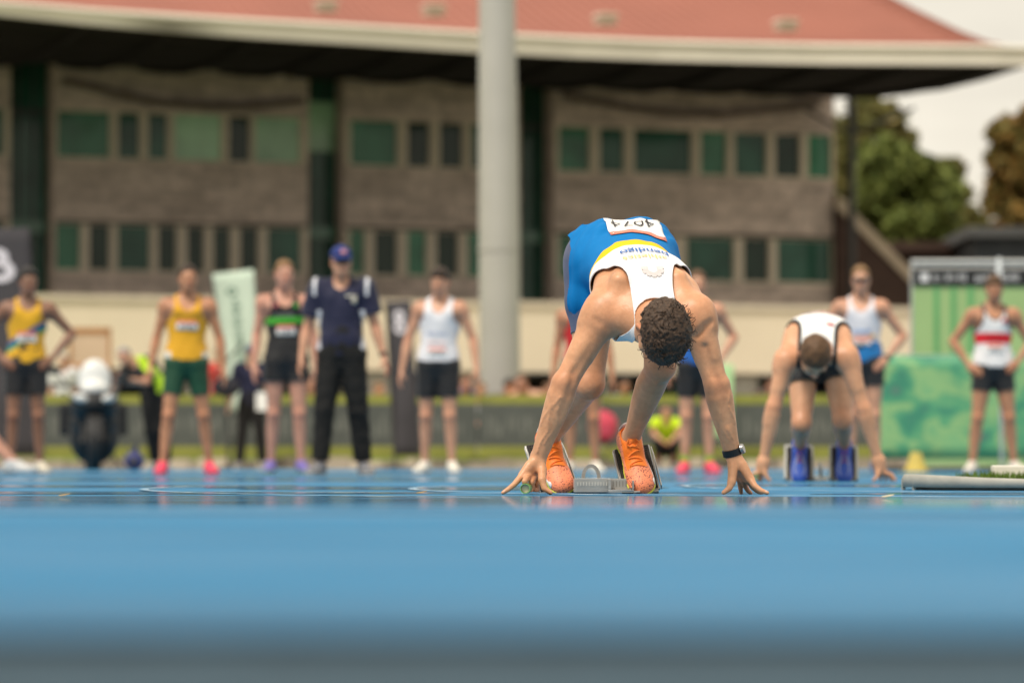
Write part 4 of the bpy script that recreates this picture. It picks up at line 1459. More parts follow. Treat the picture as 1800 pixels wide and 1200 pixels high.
for x in (-w, -w * .25, w * .5):
    MB().tube([(x, .07, 0), (x, .07, z3)], .025, 8).build('post', m_alu, gg, smooth=True)
rnd = random.Random(77)
mb = MB(); x = -w + .08
m_hl = M('white_print', (.70, .68, .68), .6, .3, .05, 3)
ht = z2 - z1
mb.box(x, x + .10, -.026, -.022, z1 + .05, z1 + .15); x += .16
for nn_ in (4, 6, 5, 7, 4, 6):
    gl, wd = glyphs(nn_, ht * .48, rnd, .7)
    for (p, q, r_, s_) in gl: mb.box(x + p, x + q, -.026, -.022, z1 + .055 + r_, z1 + .055 + s_)
    x += wd + .09
tag(mb.build('lettering', m_hl, gg), kind='stuff')
# slim pole with a pale tip standing in front of the green fence
q = at(1761, HOR, 38.5)
t = empty('slim_pole', (q[0], q[1], 0), 'slim grey pole standing behind the legs of the red banded athlete', 'pole')
zt = at(1753, 452, 38.5)[2]
MB().tube([(0, 0, 0), (-.02, 0, zt - .16)], .018, 8).build('shaft', m_alu, t, smooth=True)
MB().tube([(-.02, 0, zt - .16), (-.02, 0, zt)], [.03, .015], 8).build('tip', m_white, t, smooth=True)
MB().tube([(0, 0, 0), (0, 0, .03)], [.16, .14], 14).build('foot', m_steel, t)
# yellow marker cone on the blue ground
q = at(1610, 820, 39.0)
t = empty('marker_cone', (q[0], 39.0, 0), 'small yellow marker cone at the foot of the green fence', 'cone')
m_y = M('yellow_plastic', (.55, .42, .09), .5, .4, .06, 5)
MB().tube([(0, 0, .012), (0, 0, .20)], [.115, .05], 16).build('body', m_y, t, smooth=True)
MB().box(-.15, .15, -.15, .15, 0, .012).build('base', m_y, t)
# blue drawstring bag on the ground
q = at(236, 815, 44.0)
t = empty('kit_bag', (q[0], 44.0, 0), 'small navy blue kit bag on the ground right of the motorbike', 'bag')
MB().ball((0, 0, .11), (.12, .09, .11), 16, 10).tube([(0, 0, .19), (.02, 0, .25), (.0, 0, .27)], [.05, .03, .05], 10).build('sack', M('navy_nylon', (.025, .03, .14), .5, .4, .2, 9, .4, 30), t, smooth=True)
MB().tube([(-.02, 0, .22), (-.1, .02, .3), (-.12, .02, .2)], .008, 6).build('cord', m_steel, t)
MB().box(-.05, .05, -.10, -.085, .07, .14).build('pocket', m_charc, t)

# raised end of the inner kerb, with turf inside it
def world_ground(px, py):
    Y = CAM_H * F / (py - HOR); return at(px, py, Y)
KY = 14.6
kx0 = at(1607, HOR, KY)[0]
kb = empty('track_kerb', (kx0, KY, 0), 'low white rounded end of the inner track kerb with turf inside', 'kerb')
pts = []
R0 = 1.2
out = [(3.5, -.12)] + [(.95, -.10), (.55, -.06), (.25, .02), (.08, .16), (0, .40), (.04, .75), (.16, 1.1)] + [(.5, 1.9), (1.0, 2.9), (1.6, 4.2)]
out = np.array(out)
d_ = np.gradient(out, axis=0); d_ /= np.linalg.norm(d_, axis=1)[:, None]
inn_ = out + np.stack([d_[:, 1], -d_[:, 0]], 1) * .05 * 1.0
mb = MB()
G = []
for o_, i_ in zip(out, inn_):
    H_ = .058 - .020 * min(1, max(0, o_[0] / .45))
    G.append([(o_[0], o_[1], .012), (o_[0], o_[1], H_ - .006), (o_[0] * .9 + i_[0] * .1, o_[1] * .9 + i_[1] * .1, H_), (i_[0], i_[1], H_), (i_[0], i_[1], .002)])
m_kw = M('weathered_white_kerb', (.37, .355, .31), .6, .35, .14, 9, .2, 60)
o = mb.grid(np.array(G)).build('rail', m_kw, kb, smooth=True)
solidify(o, .008)
for t_ in (5.5, 5.0, 4.6, 2.4, 1.6, 7.5, 8.4):
    i = int(t_); fr = t_ - i
    p = out[i] * (1 - fr) + out[i + 1] * fr
    MB().box(p[0] - .006, p[0] + .006, p[1] + .004, p[1] + .024, .0, .045).build('foot', m_kw, kb)
sheetpoly = [(p[0], p[1]) for p in inn_] 
MB().prism([(3.5, .05)] + sheetpoly[1:] + [(3.5, 4.2)], (1, 0, 0), (0, 1, 0), (0, 0, .012), (0, 0, .02)).build('turf_base', m_lawn, kb)
rg = np.random.default_rng(8)
V, Fc = [], []
for _ in range(9000):
    x, y = rg.uniform(.28, 2.4), rg.uniform(.18, 1.9)
    if (x - 1.3) ** 2 / 1.05 + (y - 1.0) ** 2 / .7 > 1.0: continue
    hgt = rg.uniform(.02, .045); a = rg.uniform(0, 6.28); w_ = .004
    lean = rg.normal(size=2) * .012
    k0 = len(V)
    V += [(x - w_ * math.cos(a), y - w_ * math.sin(a), .03), (x + w_ * math.cos(a), y + w_ * math.sin(a), .03), (x + lean[0], y + lean[1], .034 + hgt)]
    Fc.append((k0, k0 + 1, k0 + 2))
tag(link_mesh('turf', V, Fc, M('turf_blades', (.085, .14, .02), .8, .2, .35, 3), kb, False), kind='stuff')
q = at(1766, 838, 15.5)
MBX = empty('marker_block', (q[0] + .14, 15.9, .03), 'white rectangular lane marker block standing on the kerbed turf', 'marker')
MB().box(-.14, .14, -.05, .05, .01, .065).build('body', M('white_box', (.72, .68, .62), .5, .4, .05, 6), MBX, bevel=.006)
MB().box(-.15, .15, -.06, .06, .0, .009).build('base', m_steel, MBX)

# ------------------------------------------------------------------ motorbike, seen from the front
q = at(166, HOR, 45.5)
bk = empty('motorbike', (q[0], 45.5, -.0), 'parked motorbike with white fairing and screen behind the left athletes', 'motorbike', None, 0.12)
m_blk = M('black_rubber', (.014, .014, .015), .6, .4, .1, 8)
m_wf = M('white_fairing', (.70, .70, .68), .28, .5, .03, 3, coat=.5)
m_gr = M('grey_plastic', (.10, .10, .105), .45, .5, .1, 5)
def wheel(y, nm, wd=.065, R0=.30):
    ring = [(0, y + R0 * math.cos(a), .32 + (R0) * math.sin(a)) for a in np.linspace(0, 2 * math.pi, 29)[:-1]]
    o = MB().tube(ring, wd, 10, closed=True).build(nm, m_blk, bk, smooth=True)
    rim = [(0, y + .2 * math.cos(a), .32 + .2 * math.sin(a)) for a in np.linspace(0, 2 * math.pi, 25)[:-1]]
    m = MB().tube(rim, .03, 8, closed=True)
    for a in np.linspace(0, 2 * math.pi, 6)[:-1]:
        m.tube([(0, y, .32), (0, y + .2 * math.cos(a), .32 + .2 * math.sin(a))], .014, 6)
    m.build('rim', m_gr, o, smooth=True)
    MB().tube([(-.07, y, .32), (.07, y, .32)], .05, 12).build('hub', m_gr, o)
wheel(0, 'front_wheel'); wheel(1.42, 'rear_wheel', .085)
arc = [(math.pi * .15), math.pi * .8]
MB().grid(np.array([[(x, .36 * math.cos(a), .32 + .36 * math.sin(a) - 2.2 * x * x) for x in np.linspace(-.08, .08, 5)] for a in np.linspace(math.pi * .2, math.pi * .95, 12)])).build('mudguard', m_blk, bk, smooth=True)
for s_ in (-1, 1):
    MB().tube([(s_ * .11, 0, .32), (s_ * .11, .16, .62), (s_ * .11, .28, .92)], [.03, .028, .025], 10).build('fork', m_blk, bk, smooth=True)
S_ = SDF(); S_.ell((0, .22, .80), (.25, .34, .20), None, .05); S_.ell((0, .02, .78), (.17, .16, .13), None, .08); S_.ell((0, .35, .58), (.24, .30, .22), None, .08)
V, Q = S_.mesh(.02); o = link_mesh('fairing', V, Q, m_blk, bk)
for s_ in (-1, 1):
    MB().ball((s_ * .125, -.05, .845), (.095, .10, .055), 14, 9, Matrix.Rotation(s_ * -.42, 3, 'Y')).build('headlight', M('headlamp', (.62, .62, .60), .12, .6, .06, 8, coat=.6), bk, smooth=True)
S_ = SDF(); S_.ell((0, .16, 1.06), (.165, .11, .26), None, .05); S_.ell((0, .05, .96), (.14, .12, .10), None, .05)
V, Q = S_.mesh(.016); link_mesh('screen', V, Q, m_wf, bk)
MB().tube([(-.40, .36, 1.02), (-.22, .30, 1.0), (.22, .30, 1.0), (.40, .36, 1.02)], .016, 8).build('handlebar', m_blk, bk, smooth=True)
for s_ in (-1, 1):
    MB().tube([(s_ * .24, .2, .98), (s_ * .38, .16, 1.16)], .010, 6).ball((s_ * .41, .16, 1.19), (.085, .03, .05), 12, 7).build('mirror', m_blk, bk, smooth=True)
    MB().tube([(s_ * .32, .34, 1.01), (s_ * .43, .38, 1.02)], .022, 8).build('grip', m_gr, bk, smooth=True)
S_ = SDF(); S_.ell((0, .72, .86), (.17, .30, .15), None, .05)
V, Q = S_.mesh(.02); link_mesh('tank', V, Q, m_gr, bk)
S_ = SDF(); S_.chain([(0, .95, .80), (0, 1.5, .84)], [.12, .13], .04)
V, Q = S_.mesh(.02); link_mesh('seat', V, Q, m_blk, bk)
S_ = SDF(); S_.ell((0, .55, .42), (.25, .30, .36), None, .05); S_.chain([(.16, .6, .25), (.18, 1.5, .36)], [.05, .07], .04)
V, Q = S_.mesh(.025); link_mesh('engine', V, Q, m_blk, bk)
for s_ in (-1, 1):
    MB().box(s_ * .25 - .10, s_ * .25 + .10, 1.25, 1.75, .42, .82).build('pannier', m_blk, bk, bevel=.04)
bk.scale = (1.2, 1.1, 1.0)
MB().tube([(.12, .9, .3), (.30, .98, .0)], .012, 6).build('side_stand', m_steel, bk)
# ------------------------------------------------------------------ people
SK_FAIR = skin_mat('skin_fair', (.57, .305, .195))
SK_TAN = skin_mat('skin_tan', (.46, .225, .125))
SK_PINK = skin_mat('skin_pink', (.54, .28, .20))
SK_DARK = skin_mat('skin_brown', (.26, .135, .085))
H_DARK = M('dark_brown_hair', (.032, .018, .010), .55, .35, .35, 60, .5, 300)
H_BLACK = M('black_hair', (.014, .011, .010), .5, .35, .3, 60, .5, 300)
H_BROWN = M('brown_hair', (.10, .050, .022), .55, .35, .3, 60, .5, 300)
H_FAIR = M('fair_hair', (.22, .12, .05), .55, .35, .3, 60, .5, 300)
H_GREY = M('grey_hair', (.30, .28, .26), .55, .35, .3, 60, .5, 300)
WHT = (.80, .80, .80)
m_bibw = pattern_mat('bib_paper', (.80, .79, .77), [(.62, .16, .12)], .6, .3, .03, .05)
m_bibk = M('bib_ink', (.05, .05, .06), .6, .3, .1, 20)
m_blacksh = M('black_lycra', (.012, .012, .014), .55, .35, .2, 12, .2, 60, sheen=.1)
m_sole = M('shoe_sole', (.55, .55, .53), .6, .4, .08, 20)
m_lens = M('dark_lens', (.010, .010, .012), .08, .6, .1, 10)
m_watch = M('watch_rubber', (.012, .012, .013), .45, .4, .15, 40)

def shoemat(name, col, rough=.5):
    return M(name, col, rough, .4, .08, 40, .15, 200)

def bib(hm, x0, x1, t0, t1, front=True):
    o = hm.patch('bib', m_bibw, x0, x1, t0, t1, front, 9, 6, .010)
    # red sponsor strip along the top edge and a row of ink figures too far to read
    me = o.data; n = len(me.vertices)
    a = me.attributes.new('p0', 'FLOAT', 'POINT')
    rows = np.repeat(np.linspace(0, 1, 6), 9)
    a.data.foreach_set('value', (rows - .68 if front else rows * 0 - 1).astype(np.float32))
    w = x1 - x0
    for k in range(4):
        xa = x0 + w * (.18 + .17 * k)
        hm.patch('figure', m_bibk, xa, xa + w * .10, t0 + (t1 - t0) * .22, t0 + (t1 - t0) * .56, front, 2, 2, .0125, 0, parent=o)
    return o

def print_bars(hm, mat, xs, t, hgt, seed=1, name='print'):
    """a line of lettering too blurred to read"""
    r = random.Random(seed)
    x = xs[0]; i = 0
    parent = None
    mb = MB()
    while x < xs[1] - .012:
        w = r.uniform(.008, .016)
        G = hm.surf(np.linspace(x, x + w, 2)[None, :].repeat(2, 0), np.array([[t, t], [t + hgt, t + hgt]]), True, .0105)
        mb.grid(G)
        x += w + r.uniform(.005, .012)
    o = mb.build(name, mat, hm.root)
    return tag(o, kind='stuff')

def standing(px, Y, H, label, skin, arms=('relax', 'relax'), feet=.13, foot_out=.25, yaw=0.0, lean=0.0, build=1.0, arm=1.0, leg=1.0, el=None, h=.0125, turn=0.0, hx=0.0, nod=0.05,
             group='athletes standing behind the start', belly=0.0, elz=None, footy=(0, 0), wrl=None):
    s = H / 1.80
    q = at(px, HOR, Y)
    v = lambda x, y, z: np.array([x, y, z]) * s
    J = {}
    J['head'] = v(hx + lean * 1.6, -.035, 1.672)
    J['hup'] = np.array([lean * .5, -nod, 1.0]); J['hfw'] = np.array([math.sin(turn), -math.cos(turn), -nod])
    fa_ = feet
    for sd, sx in (('L', 1), ('R', -1)):
        k = 0 if sd == 'R' else 1
        J['hip' + sd] = v(sx * .088, 0, .925)
        J['kn' + sd] = v(sx * (.088 * .45 + fa_ * .55), -.018 + footy[k] * .5, .505)
        J['an' + sd] = v(sx * fa_, .02 + footy[k], .088)
        J['ft' + sd] = np.array([sx * foot_out, -1, 0]); J['fu' + sd] = np.array([0, 0, 1.])
        J['sh' + sd] = v(sx * .178 * build + lean * 1.35, .012, 1.445)
        a = arms[k]
        if a == 'relax':
            J['el' + sd] = v(sx * .245 + lean * 1.1, .035, 1.15); J['wr' + sd] = v(sx * .262 + lean * .9, -.045, .90)
        elif a == 'out':
            J['el' + sd] = v(sx * .275 + lean * 1.1, .04, 1.16); J['wr' + sd] = v(sx * .325 + lean * .9, -.03, .915)
        elif a == 'hip':
            e = el or .385
            J['el' + sd] = v(sx * e, .07, (elz or 1.17)); J['wr' + sd] = v(sx * .215, -.035, 1.00)
        elif a == 'back':
            J['el' + sd] = v(sx * .31, .10, 1.18); J['wr' + sd] = v(sx * .19, .10, 1.00)
        else:
            J['el' + sd], J['wr' + sd] = v(*a[0]), v(*a[1])
    J['back'] = np.array([0, 1., 0])
    rj = np.random.default_rng(int(px))
    for sd in 'LR':
        J['el' + sd] = J['el' + sd] + rj.uniform(-.016, .016, 3) * s; J['wr' + sd] = J['wr' + sd] + rj.uniform(-.016, .016, 3) * s
    T = Torso([v(0, .0, .955), v(lean * .5, .02, 1.25), v(lean * 1.4, .030, 1.50)], (1, 0, 0), (1, 0, 0), s, build, 1.0, belly)
    hm = Human(J, s, T, h, skin, label, group, (q[0], Y, 0), yaw, None, arm, leg)
    for sd, sx in (('L', 1), ('R', -1)):
        k = 0 if sd == 'R' else 1
        a = arms[k]
        w = J['wr' + sd]; f = nrm(w - J['el' + sd])
        if a in ('relax', 'out'):
            add_hand(hm.S, w + f * .012, f + np.array([0, -.12, 0]), np.array([-sx, .25, 0]), -sx, s, .45)
        elif a == 'hip':
            add_hand(hm.S, w, np.array([-sx * .55, -.55, -.45]), np.array([-sx * .5, .85, -.2]), sx, s, .35)
        elif a == 'back':
            add_hand(hm.S, w, np.array([-sx * .9, .2, -.3]), np.array([0, -1, 0]), sx, s, .3)
        else:
            add_hand(hm.S, w, f, np.array([-sx * .6, 0, -.8]), -sx, s, .8)
    hm.body()
    return hm

def shoes(hm, um, sm=None, h=.0095, sock=None):
    for sd in 'RL':
        put_shoe(hm.root, hm.J['an' + sd], hm.J['ft' + sd], hm.J['fu' + sd], hm.s, um, sm or m_sole, h, hm.shift)
        if sock:
            a = np.asarray(hm.J['an' + sd]); b = np.asarray(hm.J['kn' + sd])
            d = nrm(b - a)
            MB().tube([a - d * .03, a + d * .045 * hm.s, a + d * .075 * hm.s], [.040 * hm.s, .039 * hm.s, .041 * hm.s], 14, cap=False).build('sock', sock, hm.root, smooth=True, shift=hm.shift)

def glasses(hm, wrap=True):
    W, s = hm.W, hm.s
    mb = MB()
    G = [[W(.068 * math.sin(a), .012 + .098 * math.cos(a) , z) for a in np.linspace(-1.05, 1.05, 15)] for z in (-.008, .010, .024)]
    o = mb.grid(np.array(G)).build('sunglasses', m_lens, hm.root, smooth=True, shift=hm.shift)
    solidify(o, .004)
    for sx in (-1, 1):
        MB().tube([W(sx * .062, .055, .016), W(sx * .080, .02, .014), W(sx * .082, -.02, .006)], .003 * s, 6).build('temple', m_lens, o, shift=None if hm.shift is None else hm.shift)
    return o

def wristwatch(hm, sd, mat=m_watch):
    a, b = np.asarray(hm.J['el' + sd]), np.asarray(hm.J['wr' + sd])
    d = nrm(b - a); p = b - d * .02 * hm.s
    o = MB().tube([p - d * .014, p - d * .012, p + d * .012, p + d * .014], np.array([.029, .032, .032, .029]) * hm.s, 18).build('watch_strap', mat, hm.root, smooth=True, shift=hm.shift)
    return o

LINE_SHORT = ((-.12, -.06, -.02, .015, .035, .06, .085, .11), (-.055, -.045, .004, .000, .048, .068, .084, .090))

# 1 -- left, yellow singlet with a diagonal band
a1 = standing(45, 33.6, 1.80, 'dark haired athlete with hands on hips, yellow singlet with diagonal blue green band', SK_DARK, ('hip', 'hip'), .125, .3, el=.40, elz=1.22, turn=.25, nod=.12, yaw=.16, lean=.01)
m_y1 = pattern_mat('yellow_singlet', (.66, .36, .020), [(.05, .08, .24), (.02, .20, .17), (.16, .33, .08)])
dg = lambda x, y, t: (t - .44 - 1.15 * x)
fr_ = lambda y: np.where(y > -.02, 0.0, -9.0)
a1.singlet(m_y1, [lambda x, y, t: np.minimum(dg(x, y, t) + .00, .09 - dg(x, y, t)) + fr_(y), lambda x, y, t: np.minimum(dg(x, y, t) + .06, .005 - dg(x, y, t)) + fr_(y),
                  lambda x, y, t: np.minimum(dg(x, y, t) + .085, -.055 - dg(x, y, t)) + fr_(y)], hem=.0, neck_f=.20)
a1.shorts(m_blacksh, .55, top=.10)
bib(a1, -.085, .085, .34, .50)
a1.hair(H_BLACK, (.011, .018, .021), LINE_SHORT, top=.012)
shoes(a1, shoemat('cream_shoe', (.62, .57, .47)))
# 2 -- amber singlet, green half tights, pink shoes
a2 = standing(327, 32.4, 1.77, 'athlete in amber singlet and dark green half tights with hot pink shoes', SK_TAN, ('out', 'out'), .20, .22, turn=.12, build=1.04, yaw=.10, footy=(-.06, .04), lean=.008)
m_y2 = pattern_mat('amber_singlet', (.68, .35, .018), [(.74, .70, .62), (.70, .69, .66)])
a2.singlet(m_y2, [lambda x, y, t: np.minimum(.205 - np.abs(t - 1.04), .012 - np.abs(np.sqrt((x / .088) ** 2 + ((t - 1.04) / .255) ** 2) - 1.05)) * np.where(y > 0, 1, -1), lambda x, y, t: np.minimum(np.abs(x) - .132, .16 - t)], hem=.02)
a2.shorts(M('bottle_green_lycra', (.012, .062, .032), .5, .35, .12, 8, .2, 60), .58, .006, .0, top=.14)
bib(a2, -.09, .09, .50, .64)
print_bars(a2, M('olive_print', (.24, .15, .03), .7, .2), (-.11, .11), .715, .05, 3)
a2.hair(H_DARK, (.008, .013, .017), LINE_SHORT)
shoes(a2, shoemat('hot_pink_shoe', (.80, .055, .12)), M('pink_sole', (.78, .10, .13), .5, .4))
# 3 -- black singlet with green band
a3 = standing(503, 34.2, 1.90, 'sandy haired athlete in black singlet with bright green chest band', SK_PINK, ('relax', 'relax'), .125, .25, turn=.16, yaw=.10, footy=(.05, -.04), lean=-.012)
m_b3 = pattern_mat('black_singlet', (.014, .014, .016), [(.07, .42, .035)])
a3.singlet(m_b3, [lambda x, y, t: np.minimum(t - .555, .65 - t) + .0 * x], hem=.0)
a3.shorts(m_blacksh, .36, .012, .010, top=.12)
bib(a3, -.085, .085, .37, .52)
print_bars(a3, M('grey_print', (.28, .28, .29), .7, .2), (-.10, .10), .665, .03, 5)
for (xa, ta, cc) in ((-.10, .80, (.40, .10, .12)), (.075, .78, (.06, .34, .05))):
    a3.patch('badge', M('badge_%d' % int(ta * 100), cc, .7, .2), xa, xa + .035, ta, ta + .07, True, 3, 3, .011)
a3.hair(H_FAIR, (.008, .013, .017), LINE_SHORT)
shoes(a3, shoemat('violet_shoe', (.17, .13, .42)), M('lime_sole', (.25, .45, .10), .5, .4))
# 4 -- official in navy polo
a4 = standing(600, 30.6, 1.82, 'official in navy polo with white side panels, navy cap and black trousers', SK_FAIR, ('out', 'out'), .165, .4, turn=.30, yaw=-.06, footy=(-.05, .06), build=1.06, arm=1.08, belly=.02, leg=1.05, group='officials beside the track')
m_pol = pattern_mat('navy_polo', (.014, .016, .045), [(.66, .67, .72), (.013, .015, .042)])
def polo(hm, mat, pats):
    T, s, J = hm.T, hm.s, hm.J
    S = SDF(); S.p = [q for q in hm.S.p if q[4] == 'torso']
    for sd in 'LR':
        a, b = np.asarray(J['sh' + sd]), np.asarray(J['el' + sd])
        S.limb(a, b, [(-.1, .068 * s), (.4, .070 * s), (.8, .074 * s)], k=.05, tagn='torso')
    def g(V):
        x, y, t = T.coords(V)
        gn = (np.sqrt((x / (.068 * s)) ** 2 + ((t - 1.06) / np.where(y > 0, .15, .05)) ** 2) - 1) * .06
        gh = (t + .04) * T.len
        ga = np.full(len(V), 9.0); best = np.full(len(V), .105 * s)
        for sd in 'LR':
            a, b = np.asarray(J['sh' + sd]), np.asarray(J['el' + sd]); ab = b - a
            tt = ((V - a) @ ab) / (ab @ ab)
            d = np.linalg.norm(V - a - np.clip(tt, 0, 1)[:, None] * ab, axis=1)
            m = (d < best) & (tt > .1); ga[m] = ((.66 - tt) * np.linalg.norm(ab))[m]
        return np.minimum(np.minimum(gn, gh), ga)
    hm.soff = lambda P: .014 * s + .006 * wob(P, 26, 1.0)
    hm.cloth('polo_shirt', S, hm.soff, g, [(lambda V, f=f: f(*T.coords(V))) for f in pats], mat, None)
polo(a4, m_pol, [lambda x, y, t: np.maximum(np.minimum(np.minimum(np.abs(x) - .196, .222 - np.abs(x)), t - .82), np.minimum(np.minimum(np.abs(x) - .150 - .02 * np.sin(t * 5), .192 - np.abs(x)), .62 - t)),
                 lambda x, y, t: np.minimum(np.abs(x) - .235, .9)])
for (xa, xb, ta, tb, cc) in ((.045, .135, .80, .825, (.60, .58, .50)), (.095, .130, .70, .79, (.55, .52, .44))):
    a4.patch('badge', M('gold_badge_%d' % int(tb * 1000), cc, .7, .2), xa, xb, ta, tb, True, 4, 3, .016)
a4.shorts(M('black_trousers', (.011, .011, .011), .75, .25, .2, 8, .3, 30), 1.5, .012, .02, top=.05, name='trousers', wr=.006)
T_ = a4.T
MB().tube([T_.pt(1.03, .075 * math.sin(a), .07 * math.cos(a) - .012) + T_.dirs(1)[2] * (-.035 * max(0, math.cos(a))) for a in np.linspace(0, 2 * math.pi, 21)[:-1]], .014, 8, closed=True).build('collar', m_pol, a4.root, smooth=True)
a4.hair(H_GREY, .005, ((-.12, -.06, -.02, .03, .06, .085), (-.050, -.045, -.004, .06, .08, .09)))
m_cap = M('royal_cap', (.018, .035, .16), .7, .25, .12, 8, .3, 60)
def cap(hm, mat, logo=True):
    W, R, s = hm.W, hm.R, hm.s
    S = SDF(); S.ell(W(0, -.008, .040), np.array([.090, .108, .098]) * s, R, .02)
    H0 = np.asarray(hm.J['head'])
    V, Q = S.mesh(.012, extra=lambda D, P: np.maximum(D, (.046 - ((P - H0) @ R.T)[..., 2] / s + ((P - H0) @ R.T)[..., 1] / s * .08) * s))
    o = link_mesh('cap', V, Q, mat, hm.root)
    G = []
    for r_ in np.linspace(0, 1, 6):
        G.append([W(.078 * math.sin(a) * (1 - .12 * r_ ** 2), .020 + .080 * math.cos(a) + r_ * .075 * (.35 + .65 * math.cos(a)), .052 - .022 * r_ - .018 * math.sin(a) ** 2 + .002) for a in np.linspace(-1.35, 1.35, 15)])
    solidify(MB().grid(np.array(G)).build('peak', mat, o, smooth=True), .005)
    MB().ball(W(0, -.008, .138), .009 * s, 8, 6).build('button', mat, o, smooth=True)
    if logo:
        G = [[W(x, .100 + .006 - 2.2 * x * x - (z - .075) * .35, z) for x in np.linspace(-.024, .024, 5)] for z in np.linspace(.068, .098, 4)]
        solidify(MB().grid(np.array(G)).build('emblem', M('cap_emblem', (.55, .25, .28), .6, .3, .3, 120), o, smooth=True), .002)
    return o
cap(a4, m_cap)
glasses(a4)
wristwatch(a4, 'L')
shoes(a4, M('black_white_trainer', (.20, .20, .22), .5, .4, .95, 60))
# 5 -- white singlet, black shorts
a5 = standing(770, 34.0, 1.82, 'athlete with dark fringe in white singlet and loose black shorts', SK_FAIR, ('out', 'out'), .125, .3, turn=-.16, lean=.012, nod=.16, yaw=-.10, footy=(.05, -.03))
m_w5 = pattern_mat('white_singlet_plain', (.70, .70, .74), [(.10, .12, .18)])
a5.singlet(m_w5, [lambda x, y, t: np.minimum(np.abs(x) - .128, t - .70)], hem=.03, loose=.016, arm_in=.142, strap=.076)
a5.shorts(m_blacksh, .62, .010, .006, top=.13)
print_bars(a5, M('faded_pink_print', (.62, .42, .42), .7, .2), (-.085, .085), .30, .05, 6)
print_bars(a5, M('faded_blue_print', (.45, .50, .66), .7, .2), (-.09, .09), .45, .05, 7)
bib(a5, -.08, .08, .12, .24)
a5.hair(H_DARK, (.012, .020, .024), ((-.12, -.06, -.02, .03, .06, .085), (-.055, -.045, .0, .028, .040, .052)), top=.015)
shoes(a5, shoemat('white_shoe', (.74, .70, .62)))
# 6 -- red singlet, mostly behind the near sprinter
a6 = standing(1024, 34.5, 1.76, 'athlete in red singlet, half hidden behind the near sprinter', SK_TAN, ('relax', 'relax'), .12, .25)
a6.singlet(pattern_mat('red_singlet', (.55, .015, .020), [(.03, .03, .04)]), [lambda x, y, t: .16 - t], hem=.0)
a6.shorts(m_blacksh, .5, top=.10); a6.hair(H_DARK, .010, LINE_SHORT); shoes(a6, shoemat('white_shoe', (.74, .70, .62)))
# 7 -- behind the near sprinter's head
a7 = standing(1226, 34.0, 1.80, 'brown haired athlete in navy singlet with blue hem, black half tights and pink shoes', SK_FAIR, ('relax', 'hip'), .11, .3, el=.335, elz=1.22, turn=.1)
m_n7 = pattern_mat('navy_yellow_singlet', (.16, .17, .25), [(.60, .40, .05), (.012, .10, .38)])
a7.singlet(m_n7, [lambda x, y, t: t - .80, lambda x, y, t: .33 - t], hem=.0)
a7.shorts(m_blacksh, .60, .006, .0, top=.10); a7.hair(H_BROWN, (.010, .016, .018), LINE_SHORT)
shoes(a7, shoemat('coral_pink_shoe', (.80, .07, .13)), M('pink_sole', (.78, .10, .13)), sock=M('lime_sock', (.32, .50, .08), .8, .2))
# 8 -- white and blue singlet, sunglasses
a8 = standing(1517, 34.0, 1.84, 'fair haired athlete in sunglasses, white singlet with bright blue lower half', SK_FAIR, ('hip', 'hip'), .11, .3, el=.36, elz=1.20, turn=.05, nod=.08, yaw=-.08, lean=-.01)
m_w8 = pattern_mat('white_blue_singlet', (.68, .67, .72), [(.010, .15, .40), (.62, .36, .30)])
a8.singlet(m_w8, [lambda x, y, t: .33 - t, lambda x, y, t: np.minimum(np.minimum(t - .36, .43 - t), .11 - np.abs(x)) + fr_(y)], hem=.0)
print_bars(a8, M('pale_blue_print', (.22, .36, .62), .7, .2), (-.09, .09), .455, .06, 9)
a8.patch('badge', M('gold_spot', (.62, .36, .04), .6, .3), .075, .11, .38, .44, True, 3, 3, .011)
bib(a8, -.08, .075, .27, .36)
a8.shorts(m_blacksh, .40, .010, .006, top=.10); a8.hair(H_FAIR, (.008, .013, .018), LINE_SHORT); glasses(a8); wristwatch(a8, 'L')
shoes(a8, shoemat('slate_blue_shoe', (.12, .17, .32)))
# 9 -- white singlet with red band
a9 = standing(1746, 35.0, 1.80, 'athlete with hands on hips in white singlet with one broad red band', SK_TAN, ('hip', 'hip'), .19, .45, el=.345, elz=1.19, build=1.04, nod=.18, leg=1.06, yaw=.05, lean=.006)
m_w9 = pattern_mat('white_red_singlet', (.72, .71, .72), [(.62, .012, .025), (.035, .035, .045)])
ga_ = lambda x, y, t: .012 - np.abs((np.sqrt(((np.abs(x) - .262) / .150) ** 2 + ((np.minimum(t, .9) - .90) / .34) ** 2) - 1) * .1)
gn_ = lambda x, y, t: np.where(y > 0, .010 - np.abs((np.sqrt((x / .084) ** 2 + ((t - 1.04) / .24) ** 2) - 1) * .08), -1)
a9.singlet(m_w9, [lambda x, y, t: np.minimum(t - .40, .575 - t), lambda x, y, t: np.maximum(ga_(x, y, t), gn_(x, y, t))], hem=.0, loose=.014)
print_bars(a9, M('dull_red_print', (.40, .03, .035), .7, .2), (-.08, .08), .46, .05, 4)
bib(a9, -.075, .075, .24, .38)
a9.patch('badge', M('red_badge', (.60, .04, .05), .7, .2), .065, .10, .74, .81, True, 3, 3, .011)
a9.shorts(m_blacksh, .42, .010, .008, top=.10); a9.hair(H_BROWN, (.011, .018, .021), ((-.12, -.06, -.02, .03, .06, .085), (-.055, -.045, .0, .028, .045, .058)), top=.012)
shoes(a9, shoemat('cream_white_shoe', (.68, .62, .55)))

